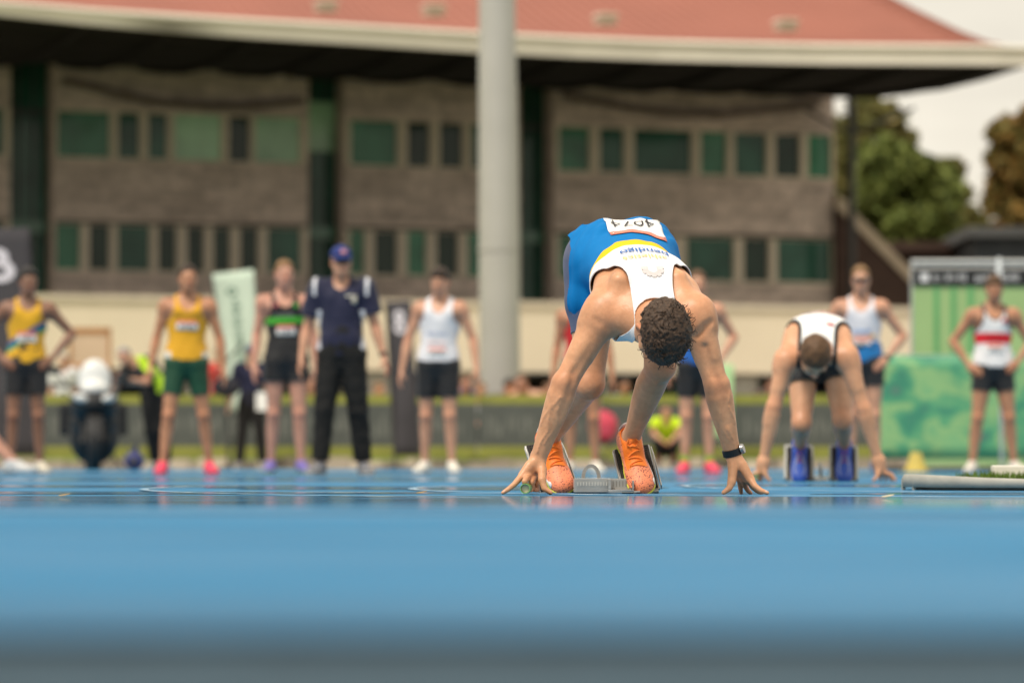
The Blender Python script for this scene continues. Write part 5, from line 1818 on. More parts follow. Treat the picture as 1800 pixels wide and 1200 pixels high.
# small official far back, with shoulder bag
b1 = standing(441, 53.5, 1.72, 'distant official in navy jacket and cap carrying a dark shoulder bag', SK_FAIR, ('out', 'relax'), .17, .3, h=.018, group='officials beside the track')
polo(b1, M('navy_jacket', (.020, .022, .050), .8, .2, .15, 8), [])
b1.shorts(M('charcoal_trousers', (.014, .013, .013), .8, .2, .2, 8), 1.5, .012, .02, top=.05, name='trousers')
b1.hair(H_DARK, .006, LINE_SHORT); cap(b1, M('navy_cap', (.02, .025, .09), .7, .2), False); shoes(b1, shoemat('grey_trainer', (.25, .24, .24)), h=.014)
q = at(398, 680, 53.3)
t = empty('shoulder_bag', q, 'dark shoulder bag hanging beside the distant navy official', 'bag')
MB().ball((0, 0, 0), (.20, .09, .14), 16, 10).box(-.15, .15, -.095, -.08, -.05, .05).build('body', M('dark_nylon', (.020, .020, .028), .7, .3, .2, 8), t, smooth=True)
MB().tube([(-.2, 0, .1), (.05, .02, .42), (.24, .0, .62)], .02, 6).build('strap', m_blk, t, smooth=True)
q = at(463, 706, 53.1)
t = empty('paper_sheaf', q, 'sheaf of white papers held by the distant navy official', 'papers')
MB().box(-.10, .10, -.012, .0, -.12, .12).box(-.085, .095, .001, .008, -.11, .13).build('sheet', m_white, t)
# photographer bending behind the motorbike, hi-vis vest
s_ = .96
def photographer():
    s = .95
    q = at(262, HOR, 45.0)
    v = lambda x, y, z: np.array([x, y, z])
    J = dict(head=v(-.28, -.10, 1.335), hup=v(-.45, -.15, .9), hfw=v(-.5, -.85, -.2), back=v(0, 1, 0))
    for sd, sx in (('L', 1), ('R', -1)):
        J['hip' + sd] = v(.08 + sx * .085, 0, .86); J['kn' + sd] = v(.10 + sx * .07, -.05, .46); J['an' + sd] = v(.14 + sx * .06, .02, .088)
        J['ft' + sd] = v(sx * .3, -1, 0); J['fu' + sd] = v(0, 0, 1)
    J['shL'], J['shR'] = v(.03, -.02, 1.22), v(-.30, -.02, 1.12)
    J['elL'], J['wrL'] = v(-.02, -.26, 1.02), v(-.22, -.38, 1.06)
    J['elR'], J['wrR'] = v(-.40, -.22, .90), v(-.34, -.40, 1.04)
    T = Torso([v(.08, 0, .90), v(.05, .02, 1.1), v(-.17, -.01, 1.25)], (1, 0, .0), (.95, 0, .3), s)
    hm = Human(J, s, T, .018, SK_FAIR, 'photographer in black with hi-vis vest bending over a camera behind the motorbike', 'officials beside the track', (q[0], 45.0, 0), 0)
    for sd in 'LR': add_hand(hm.S, J['wr' + sd], nrm(J['wr' + sd] - J['el' + sd]), v(0, 0, 1), 1, s, .8)
    hm.body()
    return hm
pg = photographer()
hv = pattern_mat('hivis_vest', (.016, .016, .018), [(.42, .62, .02)])
polo(pg, hv, [lambda x, y, t: np.minimum(x - .02, .14 - x) + 0 * t])
pg.shorts(M('charcoal_trousers', (.014, .013, .013)), 1.5, .012, .02, top=.05, name='trousers')
pg.hair(H_GREY, .007, LINE_SHORT); shoes(pg, shoemat('grey_trainer', (.25, .24, .24)), h=.014)
q = np.array([pg.root.location.x - .27, 44.58, 1.08])
t = empty('camera', q, 'black camera with long lens held by the bending photographer', 'camera')
MB().box(-.075, .075, -.04, .04, -.05, .05).box(-.03, .03, -.03, .03, .05, .075).build('body', m_blk, t, bevel=.008)
MB().tube([(0, -.04, 0), (0, -.16, 0), (0, -.24, 0)], [.035, .04, .052], 14).build('lens', M('lens_barrel', (.03, .03, .03), .4, .5, .1, 8), t, smooth=True)

def croucher(px, Y, mat, skin, hair, label, sc_=1.0, gr=None):
    s = sc_
    q = at(px, HOR, Y)
    v = lambda x, y, z: np.array([x, y, z]) * s
    J = dict(head=v(0, -.16, .98), hup=v(0, -.25, 1), hfw=v(.1, -1, -.3), back=v(0, .4, .9))
    for sd, sx in (('L', 1), ('R', -1)):
        J['hip' + sd] = v(sx * .09, .16, .30); J['kn' + sd] = v(sx * .15, -.22, .42); J['an' + sd] = v(sx * .13, .0, .088)
        J['ft' + sd] = v(sx * .3, -1, 0); J['fu' + sd] = v(0, 0, 1.)
        J['sh' + sd] = v(sx * .18, -.06, .78); J['el' + sd] = v(sx * .22, -.28, .60); J['wr' + sd] = v(sx * .10, -.42, .50)
    T = Torso([v(0, .16, .32), v(0, .14, .6), v(0, -.06, .83)], (1, 0, 0), (1, 0, 0), s)
    hm = Human(J, s, T, .018, skin, label, gr, (q[0], Y, 0), 0)
    for sd in 'LR': add_hand(hm.S, J['wr' + sd], nrm(J['wr' + sd] - J['el' + sd]), v(0, 0, -1), 1, s, .8)
    hm.body(); polo(hm, mat, [])
    hm.shorts(M('charcoal_trousers', (.014, .013, .013)), 1.5, .012, .02, top=.05, name='trousers')
    hm.hair(hair, .010, LINE_SHORT); shoes(hm, shoemat('grey_trainer', (.25, .24, .24)), h=.016)
    return hm

# spectators behind the hoardings
SPEC = [  # px, Y, height, top colour, hair, label
    (112, 62, 1.62, (.66, .66, .66), H_GREY, 'spectator in white shirt behind the far left hoarding'),
    (386, 61, 1.72, (.50, .06, .05), H_BROWN, 'spectator in red jersey right of the green shorts athlete'),
    (545, 61.5, 1.38, (.62, .52, .50), H_DARK, 'spectator in pale pink top beside the black singlet athlete'),
    (655, 61, 1.40, (.60, .58, .55), H_FAIR, 'spectator in cream top seen beside the official trousers'),
    (716, 61.4, 1.33, (.55, .20, .16), H_DARK, 'spectator in rust red top left of the white singlet'),
    (812, 61.2, 1.40, (.03, .04, .22), H_BROWN, 'spectator in navy top with bowed head left of the floodlight pole'),
    (843, 60.6, 1.46, (.58, .60, .70), H_FAIR, 'fair spectator in pale blue shirt in front of the floodlight pole'),
    (884, 60.9, 1.42, (.13, .10, .12), H_BLACK, 'black haired spectator in dark top at the pole'),
    (927, 60.7, 1.46, (.60, .34, .24), H_BROWN, 'spectator in orange tan top right of the pole'),
    (957, 61.3, 1.40, (.50, .42, .40), H_BROWN, 'spectator in beige top left of the near sprinter elbow'),
    (1095, 61.0, 1.36, (.30, .36, .34), H_DARK, 'spectator in grey green top between the near sprinter knees'),
    (1345, 61.0, 1.40, (.10, .07, .06), H_DARK, 'dark clothed spectator in the undercroft shade by second sprinter'),
]
for i, (px, Y, H, col, hr, lab) in enumerate(SPEC):
    if H < 1.5:
        w = croucher(px, Y, M('spectator_top_%d' % i, col, .8, .2, .12, 6), (SK_FAIR, SK_TAN, SK_PINK)[i % 3], hr, lab, .88 + H * .12 + .06 * (i % 3), 'spectators behind the hoardings')
        w.root.location.z = -.02 + .25 * (1 - math.exp(-(Y - 58.5) / 1.2))
        w.root.rotation_euler[2] = (-.5, .35, .1, .7)[i % 4]
        continue
    w = standing(px, Y, H, lab, (SK_FAIR, SK_TAN, SK_PINK)[i % 3], ('relax', 'relax'), .12, .2, h=.020, turn=(-.4, .3, .0, .5)[i % 4], nod=.1 + .1 * (i % 3), group='spectators behind the hoardings')
    polo(w, M('spectator_top_%d' % i, col, .8, .2, .12, 6), [])
    w.shorts(M('spectator_trousers', (.04, .045, .06), .8, .2, .2, 6), 1.5, .012, .02, top=.05, name='trousers')
    w.hair(hr, .012, LINE_SHORT)
    shoes(w, shoemat('grey_trainer', (.25, .24, .24)), h=.016)
    w.root.location.z = (-.02 + .25 * (1 - math.exp(-(Y - 58.5) / 1.2)))
# crouching marshal in hi-vis and a pink kit bag in front of the hoardings
croucher(1170, 55.6, M('hivis_yellow', (.50, .68, .01), .7, .3, .06, 5), SK_FAIR, H_DARK, 'crouching marshal in bright yellow hi-vis top behind the near sprinter', .84, 'officials beside the track')
q = at(1060, 735, 55.8)
t = empty('sports_bag', (q[0], 55.8, .30), 'round pink sports bag on a stool behind the near sprinter knee', 'bag')
MB().ball((0, 0, .31), (.21, .16, .24), 18, 12).build('body', M('pink_nylon', (.55, .06, .10), .6, .3, .12, 6), t, smooth=True)
MB().tube([(-.1, -.05, .5), (0, -.06, .64), (.1, -.05, .5)], .012, 6).build('handle', m_blk, t, smooth=True)
MB().box(-.12, .12, -.165, -.15, .18, .34).build('pocket', M('dark_pink_nylon', (.42, .04, .08)), t)
t2 = empty('folding_stool', (q[0], 55.8, -.012), 'small folding stool under the pink sports bag', 'stool')
MB().box(-.2, .2, -.15, .15, .352, .376).build('seat', m_charc, t2)
for sx in (-1, 1):
    for sy in (-1, 1):
        MB().tube([(sx * .18, sy * .13, 0), (-sx * .16, sy * .13, .352)], .011, 6).build('leg', m_steel, t2)
# somebody sitting on the ground at the left border: only a shin reaches into the frame
def sitter():
    s = 1.0
    q = at(-52, HOR, 33.0)
    v = lambda x, y, z: np.array([x, y, z])
    J = dict(head=v(-.30, .10, .86), hup=v(-.1, 0, 1), hfw=v(.6, -.8, -.1), back=v(-.3, .2, -.9))
    J['hipL'], J['hipR'] = v(-.22, -.06, .12), v(-.22, .10, .12)
    J['knL'], J['knR'] = v(.08, -.18, .42), v(.10, .14, .40)
    J['anL'], J['anR'] = v(.38, -.22, .10), v(.36, .22, .10)
    for sd in 'LR': J['ft' + sd] = v(.9, -.3, 0); J['fu' + sd] = v(0, 0, 1)
    J['shL'], J['shR'] = v(-.28, -.14, .62), v(-.28, .20, .62)
    J['elL'], J['wrL'] = v(-.18, -.30, .40), v(.02, -.24, .42)
    J['elR'], J['wrR'] = v(-.40, .32, .36), v(-.48, .30, .10)
    T = Torso([v(-.24, .02, .14), v(-.34, .02, .42), v(-.29, .03, .66)], (0, -1, 0), (0, -1, 0), s)
    hm = Human(J, s, T, .018, SK_PINK, 'athlete sitting on the track at the left border with one bare shin in view', 'athletes resting on the track', (q[0], 33.0, 0), 0)
    for sd in 'LR': add_hand(hm.S, J['wr' + sd], nrm(J['wr' + sd] - J['el' + sd]), v(0, 0, -1), 1, s, .3)
    hm.body(); hm.singlet(pattern_mat('grey_singlet', (.20, .21, .24), [])); hm.shorts(m_blacksh, .45)
    hm.hair(H_BROWN, .010, LINE_SHORT); shoes(hm, shoemat('silver_shoe', (.55, .55, .55)))
    return hm
sitter()

# ------------------------------------------------------------------ starting blocks
m_al = M('block_aluminium', (.46, .45, .43), .38, .5, .10, 30, .15, 200, metal=.75)
m_pad = M('block_rubber', (.045, .038, .034), .75, .3, .2, 40)
m_spk = M('block_steel', (.30, .29, .27), .4, .5, .1, 20, metal=.8)
def pedal(root, base, top, w, shift, pad_m, frame_m, lat=(1, 0, 0), ribs=9, fins=True):
    base, top = np.asarray(base, float), np.asarray(top, float)
    up = top - base; L = np.linalg.norm(up); u = up / L
    lt = nrm(np.asarray(lat, float) - np.dot(lat, u) * u); nn = np.cross(lt, u)
    if nn[1] > 0: nn = -nn
    R = np.stack([lt, nn, u], 1)
    o = MB().box(-w / 2, w / 2, -.008, .002, .0, L, R, base).build('pedal', frame_m, root, bevel=.002, shift=shift)
    # pad: closely set ridges
    mb = MB().box(-w / 2 + .006, w / 2 - .006, -.002 + .003, .008, .006, L - .006, R, base)
    k = int(L / .009)
    for i in range(k):
        z = .010 + (L - .02) * i / (k - 1)
        mb.box(-w / 2 + .008, w / 2 - .008, .0075, .0115, z - .0022, z + .0022, R, base)
    m = int(w / .012)
    for i in range(m):
        x = -w / 2 + .012 + (w - .024) * i / (m - 1)
        mb.box(x - .0016, x + .0016, .0076, .0112, .01, L - .01, R, base)
    tag(mb.build('rubber_face', pad_m, o), kind='stuff')
    if shift is not None:
        for ch in o.children:
            ch.data.transform(Matrix.Translation(-Vector(shift)))
    if fins:
        for sx in (-1, 1):
            p = [(-.004, 0), (.020, .0), (.012, L * .75), (-.004, L * .98)]
            V = MB()
            poly = [(q[0], q[1]) for q in p]
            V.prism(poly, nn, u, lt * .004, base + lt * sx * (w / 2 + .003))
            V.build('side_flange', frame_m, root, shift=shift, bevel=.001)
        for sx in (-1, 1):
            q0 = base + lt * sx * w * .36 - nn * .010
            q1 = top - u * L * .25 + lt * sx * w * .36 - nn * .010
            ft = np.array([q1[0], q1[1] + .10, .012])
            MB().tube([q1, ft], .007, 8).build('strut', frame_m, root, smooth=True, shift=shift)
            MB().tube([q0 - lt * .012 * sx, q0 + lt * .012 * sx], .010, 10).build('pivot', frame_m, root, shift=shift)
    return u, nn, lt

B0 = at(1072, 866, 13.45); B0[2] = 0
blk1 = empty('starting_blocks', B0, 'metal starting blocks with black ridged pads under the near sprinter', 'starting blocks')
pf_b, pf_t = at(1128, 865, 13.47), at(1109, 786, 13.60)      # front pedal
pr_b, pr_t = at(980, 864, 13.74), at(953, 779, 13.88)        # rear pedal
pf_b[2] = max(pf_b[2], .006); pr_b[2] = max(pr_b[2], .006)
uf, nf, lf = pedal(blk1, pf_b, pf_t, .132, B0, m_pad, m_al, (1, -.05, 0))
ur, nr, lr = pedal(blk1, pr_b, pr_t, .132, B0, m_pad, m_al, (1, .05, 0))
# spine rail with a row of slots, end block, handle
cx = at(1056, 866, 13.6)[0]
rail = MB()
x0, x1 = at(1008, 850, 13.60)[0], at(1070, 850, 13.60)[0]
rail.box(x0, x1, 13.42, 14.25, .004, .016).box(x0, x0 + .006, 13.42, 14.25, .018, .050).box(x1 - .006, x1, 13.42, 14.25, .018, .050).box(x0, x1, 13.40, 13.4085, .004, .053)
r_o = rail.build('rail', m_al, blk1, shift=B0, bevel=.0015)
n_ = 11
for i in range(n_):
    x = x0 + .012 + (x1 - x0 - .024) * i / (n_ - 1)
    MB().box(x - .0017, x + .0017, 13.396, 13.3995, .027, .040).build('slot', m_white if False else M('slot_light', (.60, .58, .53), .5, .4), r_o, shift=B0)
e0, e1 = at(1069, 850, 13.36)[0], at(1114, 850, 13.36)[0]
eb = MB().box(e0, e1, 13.34, 13.48, .004, .014).box(e0, e0 + .010, 13.34, 13.48, .0142, .052).box(e1 - .005, e1, 13.34, 13.48, .0142, .046).box(e0 + .0102, e1 - .0052, 13.44, 13.445, .0142, .052).box(e1, e1 + .022, 13.34, 13.46, .004, .010).build('anchor_block', m_al, blk1, shift=B0, bevel=.0015)
for i in range(6):
    x = e0 + .020 + (e1 - e0 - .034) * i / 5
    MB().box(x - .0018, x + .0018, 13.4365, 13.4398, .024, .044).build('slot', m_spk, eb, shift=B0)
for x in (e0 + .018, e1 - .012):
    MB().tube([(x, 13.36, .014), (x, 13.36, .020)], .006, 8).build('bolt', m_spk, eb, shift=B0)
h0 = at(1039, 842, 13.62)
hp = [(h0[0] + .028 * math.cos(a) * (1.0), 13.62, .046 + .050 * math.sin(a) ** .8 if math.sin(a) > 0 else .046) for a in np.linspace(0, math.pi, 13)]
hp = [(h0[0] + .030, 13.62, .018)] + hp + [(h0[0] - .030, 13.62, .018)]
mb = MB()
sec = [(-.006, -.018), (.006, -.018), (.006, .018), (-.006, .018)]
P_ = np.array(hp); tg_ = np.gradient(P_, axis=0); tg_ /= np.linalg.norm(tg_, axis=1)[:, None]
G = []
for p, t_ in zip(P_, tg_):
    nn2 = np.cross(t_, [0, 1, 0])
    G.append([p + nn2 * a + np.array([0, 1, 0]) * b for a, b in sec + sec[:1]])
mb.grid(np.array(G)).build('handle', m_al, blk1, smooth=True, shift=B0)

Y2 = 20.5
B2 = at(1444, 847, Y2 + .6); B2[2] = 0
blk2 = empty('starting_blocks', B2, 'pale framed starting blocks under the second sprinter', 'starting blocks')
m_fr2 = M('painted_block_frame', (.50, .48, .42), .5, .4, .1, 20)
for px0, px1, yy in ((1380, 1428, .62), (1459, 1506, .56)):
    b_ = at((px0 + px1) / 2, 848, Y2 + yy); b_[2] = .006
    t_ = at((px0 + px1) / 2, 786, Y2 + yy + .10)
    w_ = (px1 - px0) / F * (Y2 + yy)
    u_, n2, l2 = pedal(blk2, b_, t_, w_, B2, m_pad, m_fr2)
    L_ = np.linalg.norm(t_ - b_)
    Rr = np.stack([l2, n2, u_], 1)
    MB().box(-w_ / 2 - .004, -w_ / 2 + .008, -.01, .02, 0, L_ + .004, Rr, b_).box(w_ / 2 - .008, w_ / 2 + .004, -.01, .02, 0, L_ + .004, Rr, b_).box(-w_ / 2 + .008, w_ / 2 - .008, -.01, .02, L_ - .008, L_ + .004, Rr, b_).build('rim', m_fr2, blk2, shift=B2)
xa, xb = at(1432, 848, Y2 + .5)[0], at(1455, 848, Y2 + .5)[0]
MB().box(xa, xb, Y2 + .45, Y2 + 1.2, .004, .030).box(xa + .02, xa + .035, Y2 + .44, Y2 + .47, .0302, .10).box(xb - .05, xb - .035, Y2 + .44, Y2 + .47, .0302, .075).build('rail', m_fr2, blk2, shift=B2, bevel=.002)

# ------------------------------------------------------------------ the near sprinter
def px3(*a): return at(*a)
def near_sprinter():
    s = 1.0
    J = {}
    J['head'] = px3(1162, 582, 12.80)
    J['hup'] = np.array([.34, -.84, -.42]); J['hfw'] = np.array([-.10, .40, -.90])
    J['shR'], J['shL'] = px3(1062, 545, 13.00), px3(1221, 549, 12.97)
    J['elR'], J['wrR'] = px3(994, 672, 12.97), px3(946, 806, 13.02)
    J['elL'], J['wrL'] = px3(1259, 676, 12.97), px3(1288, 799, 13.02)
    J['hipR'], J['hipL'] = px3(1045, 462, 13.48), px3(1134, 462, 13.48)
    J['knR'], J['anR'] = px3(1036, 672, 13.42), px3(980, 770, 13.80)
    J['knL'], J['anL'] = px3(1161, 640, 13.20), px3(1112, 752, 13.56)
    dR, dL = nrm(J['anR'] - J['knR']), nrm(J['anL'] - J['knL'])
    J['backR'] = nrm(np.array([0, .45, .75])); J['backL'] = nrm(np.array([0, .45, .75])); J['back'] = J['backR']
    J['ftR'] = nrm(pr_b - pr_t + np.array([0.01, -.02, 0])); J['ftL'] = nrm(pf_b - pf_t + np.array([.01, -.02, 0]))
    J['fuR'] = nr; J['fuL'] = nf
    # ankles sit off the pedal face
    J['anR'] = pr_b + ur * .158 + nr * .098 + lr * .004
    J['anL'] = pf_b + uf * .160 + nf * .098 - lf * .010
    T = Torso([px3(1091, 461, 13.50), px3(1118, 462, 13.22), px3(1148, 572, 12.95)], (1, .02, 0), (1, .05, -.03), s, 1.0, 1.02)
    hm = Human(J, s, T, .0042, skin_mat('skin_sprinter', (.62, .315, .17)), 'sprinter crouched in the set position in blue, yellow and white singlet with orange spikes', 'sprinters in their blocks',
               (1.0 * (px3(1110, 868, 13.2)[0]), 13.2, 0), 0, np.array([px3(1110, 868, 13.2)[0], 13.2, 0]), 1.06, .98)
    S = hm.S
    Lx, Fx, Tx = T.dirs(.8)
    # shoulder blades, triceps, biceps, deltoids
    for sd, sx in (('L', 1), ('R', -1)):
        a, b, w = J['sh' + sd], J['el' + sd], J['wr' + sd]
        out = nrm(np.array([sx * 1.0, -.2, .25]))
        S.chain([T.pt(.72, sx * .085, -.088), T.pt(.80, sx * .10, -.096), a * .55 + T.pt(.88, sx * .08, -.06) * .45], [.028, .034, .032], .028, 'torso')
        S.chain([a + out * .018, a + (b - a) * .22 + out * .020, a + (b - a) * .40 + out * .012], [.047, .042, .028], .014, 'arm')
        S.chain([a + (b - a) * .35 + np.array([sx * .010, -.016, 0]), a + (b - a) * .62 + np.array([sx * .006, -.016, 0])], [.033, .031], .012, 'arm')
        S.chain([a + (b - a) * .30 + np.array([-sx * .014, .014, -.004]), a + (b - a) * .62 + np.array([-sx * .012, .010, -.004])], [.036, .032], .012, 'arm')
        S.chain([b + (w - b) * .05 + np.array([sx * .014, -.006, .01]), b + (w - b) * .30 + np.array([sx * .013, -.008, 0])], [.028, .026], .012, 'arm')
        S.chain([b + (w - b) * .08 + np.array([-sx * .012, .004, .0]), b + (w - b) * .32 + np.array([-sx * .012, .004, 0])], [.026, .024], .012, 'arm')
        S.ell(b + np.array([sx * .016, .012, .004]), [.022, .022, .026], None, .02, 'arm')
        S.ell(w + np.array([sx * .014, .004, .012]), [.011, .011, .013], None, .010, 'arm')
    for sd in 'LR':
        S.limb(J['hip' + sd], J['hip' + sd] + (J['kn' + sd] - J['hip' + sd]) * .3, [(0, .090), (1, .086)], k=.05, tagn='torso')
    S.chain([T.pt(.30, 0, -.108), T.pt(.9, 0, -.112)], [.006, .006], .02, 'torso', -1)
    # right hand (left in the picture): index out, thumb in, the rest closed round the baton
    w = J['wrR']
    kn_ = px3(919, 834, 12.985); km = px3(930, 834, 13.00); kr = px3(941, 834, 13.025); kp = px3(951, 836, 13.045)
    def fing(pts, r, k=.006): S.chain(pts, r, k, 'hand')
    S.chain([w + [0, 0, .0], (w + kn_) / 2 + [-.003, -.004, .003], kn_], [.0205, .0185, .0145], .010, 'hand')
    S.chain([w, (w + km) / 2, km], [.0205, .019, .0145], .010, 'hand')
    S.chain([w, (w + kr) / 2, kr], [.020, .019, .014], .010, 'hand')
    S.chain([w, (w + kp) / 2, kp], [.020, .0175, .013], .010, 'hand')
    fing([kn_, px3(904, 851, 12.96), px3(893, 860, 12.95), px3(884, 865.6, 12.945)], [.0125, .0098, .0088, .0068])
    fing([km, px3(922, 846, 12.93), px3(925, 859, 12.955), px3(934, 861, 12.985)], [.012, .0100, .0088, .0075])
    fing([kr, px3(934, 848, 12.975), px3(938, 860, 13.01), px3(945, 861, 13.04)], [.0118, .0096, .0086, .0072])
    fing([kp, px3(944, 850, 13.02), px3(946, 860, 13.06)], [.011, .009, .0072])
    tb = px3(953, 824, 13.0)
    S.chain([w + [.006, -.004, -.006], tb, px3(953, 843, 12.965)], [.016, .0165, .0135], .012, 'hand')
    fing([px3(953, 843, 12.965), px3(957, 858, 12.955), px3(968, 865.4, 12.95)], [.0125, .0105, .0078])
    # left hand (right in the picture): thumb in, fingers bridged outward
    w = J['wrL']
    ki, km, kr, kp = px3(1319, 842, 12.99), px3(1315, 842, 13.015), px3(1308, 842, 13.04), px3(1300, 841, 13.06)
    for kk, r_ in ((ki, .0150), (km, .0150), (kr, .0140), (kp, .0130)):
        S.chain([w + [.002, 0, 0], (w + kk) / 2 + [.002, -.003, .004], kk], [.0205, .019, r_], .010, 'hand')
    fing([ki, px3(1327, 854, 12.965), px3(1338, 862, 12.955), px3(1349, 865.8, 12.95)], [.0130, .0105, .0092, .0070])
    fing([km, px3(1323, 855, 13.03), px3(1331, 862, 13.04), px3(1339, 866, 13.045)], [.0125, .0102, .009, .0072])
    fing([kr, px3(1310, 854, 13.07), px3(1315, 862, 13.085), px3(1320, 866.3, 13.095)], [.012, .0096, .0086, .0070])
    fing([kp, px3(1301, 852, 13.08), px3(1302, 860, 13.09), px3(1303, 866.4, 13.10)], [.011, .0088, .008, .0065])
    S.chain([w + [-.004, -.004, -.006], px3(1288, 828, 12.985), px3(1286, 847, 12.965)], [.016, .0165, .0140], .012, 'hand')
    fing([px3(1286, 847, 12.965), px3(1282, 858, 12.955), px3(1272, 865.4, 12.95)], [.0130, .0108, .0078])
    for sd, sx in (('L', 1), ('R', -1)):           # veins of the forearms
        b, w = J['el' + sd], J['wr' + sd]
        for off_, t0, t1 in ((.25, .20, .92), (-.35, .35, .80), (.75, .10, .55)):
            pts = []
            for t_ in np.linspace(t0, t1, 6):
                r_ = np.interp(t_, [q[0] for q in FARM], [q[1] for q in FARM]) * 1.06
                a_ = off_ + .25 * math.sin(t_ * 14 + off_ * 9)
                pts.append(b + (w - b) * t_ + np.array([math.sin(a_) * sx, -math.cos(a_), 0]) * (r_ + .0012))
            S.chain(pts, .0026, .006, 'arm')
    # hollows that separate the muscles
    for pts in ([(1078, 588, 12.935), (1062, 572, 12.915), (1046, 562, 12.92)], [(1040, 612, 12.925), (1022, 640, 12.925), (1008, 656, 12.93)], [(1014, 650, 12.925), (1002, 690, 12.93), (988, 730, 12.945)],
                [(1226, 590, 12.915), (1240, 575, 12.905), (1250, 566, 12.915)], [(1240, 610, 12.92), (1250, 645, 12.925), (1256, 660, 12.93)], [(1262, 668, 12.925), (1272, 705, 12.935), (1280, 745, 12.955)]):
        S.chain([px3(*q) for q in pts], [.004, .007, .003], .022, 'arm', -1)
    hm.body(lo=None)
    return hm
ns = near_sprinter()
# finger nails of the hands nearest the camera
m_nail = M('finger_nail', (.70, .46, .38), .3, .5, .05, 50)
for (px, py, Y, dx) in ((886.5, 864.5, 12.9405, -1), (966, 864.3, 12.9445, 1), (1347, 864.6, 12.9455, 1), (1274, 864.3, 12.9445, -1)):
    q = at(px, py, Y); sh = ns.shift
    MB().ball(q + np.array([0, .002, .002]), (.0058, .0030, .0045), 10, 6).build('nail', m_nail, ns.root, smooth=True, shift=sh)

m_s1 = pattern_mat('club_singlet', (.80, .80, .82), [(.0, .165, .46), (.80, .50, .015)], .75, .2, .04, .12, 90, 0)
lo_line = lambda x: .345 + .05 * (1 - (x / .16) ** 2)
ns.singlet(m_s1, [lambda x, y, t: .335 + .10 * (x / .15) ** 2 - t, lambda x, y, t: np.minimum(t - .335 - .10 * (x / .15) ** 2, .42 + .10 * (x / .15) ** 2 - t)], loose=.0145, wr=.0035, arm_in=.150, back=.190, strap=.070, neck_b=.085, neck_f=.22,
           hemf=lambda x, y: np.where(x < 0, -.03 + .04 * np.clip(-x / .15, 0, 1), -.06) - .10 * np.clip(y / .08, -.2, 1) + .015 * np.sin(x * 45), ycut=lambda x, y, t: np.minimum(.005 + 1.15 * t - y, x + .148 + .5 * np.maximum(0, t - .03) + np.maximum(0, -y - .05)), fold=.0045)
# half tights
m_ti = M('slate_half_tights', (.085, .10, .175), .5, .35, .10, 8, .15, 120)
ns.shorts(m_ti, .60, .004, -.006, top=.20, name='half_tights', wr=.0012, th=.002)
ns.hair(M('curly_brown_hair', (.058, .032, .018), .5, .35, .45, 90, .5, 500), (.007, .015, .019), ((-.13, -.09, -.05, -.02, .03, .06, .085, .11), (-.060, -.055, -.030, .012, .028, .034, .036, .05)), curl=620, h=.0032, fuzz=.0016)
# loose curls that stand off the rest
r2 = np.random.default_rng(21)
mb = MB()
for i in range(150):
    ph = r2.uniform(0, 2 * math.pi); cz = r2.uniform(.1, .98); sn = math.sqrt(1 - cz * cz)
    u = np.array([sn * math.cos(ph), sn * math.sin(ph), cz])
    q = np.array([0, -.012, .028]) + u * np.array([.083, .111, .109])
    if q[2] < .03: continue
    t1 = nrm(np.cross(u, r2.normal(size=3))); t2 = np.cross(u, t1)
    rad = r2.uniform(.006, .013); arc = r2.uniform(2.0, 4.5)
    pts = [ns.W(*(q + t1 * rad * math.sin(a) + u * rad * (1 - math.cos(a)) * .9 + t2 * .004 * a)) for a in np.linspace(0, arc, 8)]
    mb.tube(pts, np.linspace(.0016, .0007, 8), 5)
tag(mb.build('hair_strand', MATS['curly_brown_hair'], ns.root, smooth=True, shift=ns.shift), kind='stuff')
# printing on the back of the singlet
ns.bib_ = ns.patch('bib', M('paper_bib', (.80, .79, .78), .55, .3, .03, 8), -.066, .134, .03, .20, False, 31, 19, .006, .0012)
o = ns.patch('bib_strip', M('salmon_print', (.74, .22, .15), .55, .3, .08, 30), -.066, .134, .2015, .25, False, 15, 4, .006, .0012)
for xa, ta in ((-.058, .042), (.120, .042), (-.058, .24), (.120, .24)):
    q = ns.surf(np.array([[xa, xa + .010]]), np.array([[ta, ta]]), False, .0085)[0]
    MB().tube([q[0], (q[0] + q[1]) / 2 + [0, 0, .003], q[1]], .0011, 6).build('safety_pin', m_al, ns.bib_, smooth=True, shift=ns.shift)
m_ink = M('black_ink', (.035, .03, .03), .6, .3, .1, 40)
# letters run with their tops towards the neck, so they stand upside down in the picture
ns.lettering('4074', .080, .034, .070, m_ink, False, False, 'race_number', .0105, ns.bib_, -.0008)
ns.lettering('bendigo', .054, .008, .520, M('blue_print', (.03, .13, .42), .6, .3, .05, 40), False, False, 'lettering', .0066, None, .0008)
ns.lettering('athletics', .047, .006, .610, M('gold_print', (.78, .55, .20), .6, .3, .05, 40), False, False, 'lettering', .0066, None, .0005)
# grey crest between the shoulder blades: an arch of petals
mb = MB()
for a in np.linspace(-.15, math.pi + .15, 7):
    ring = []
    xs_ = .034 * math.cos(a); ts_ = .030 * math.sin(a) / ns.T.len
    dxx = np.array([math.cos(a), math.sin(a)]); px_ = np.array([-dxx[1], dxx[0]])
    G = []
    for u in (-.011, 0, .011):
        row = []
        for v_ in (-.013, 0, .011):
            p = dxx * (.030 + v_) + px_ * u * (1 - .35 * (v_ > 0))
            row.append((p[0] * .95, .70 + p[1] / ns.T.len))
        G.append(row)
    G = np.array(G)
    mb.grid(ns.surf(G[..., 0] + .015, G[..., 1] + .065, False, .0055))
tag(mb.build('crest', M('crest_print', (.58, .53, .53), .6, .3, .08, 40), ns.root, shift=ns.shift), kind='stuff')
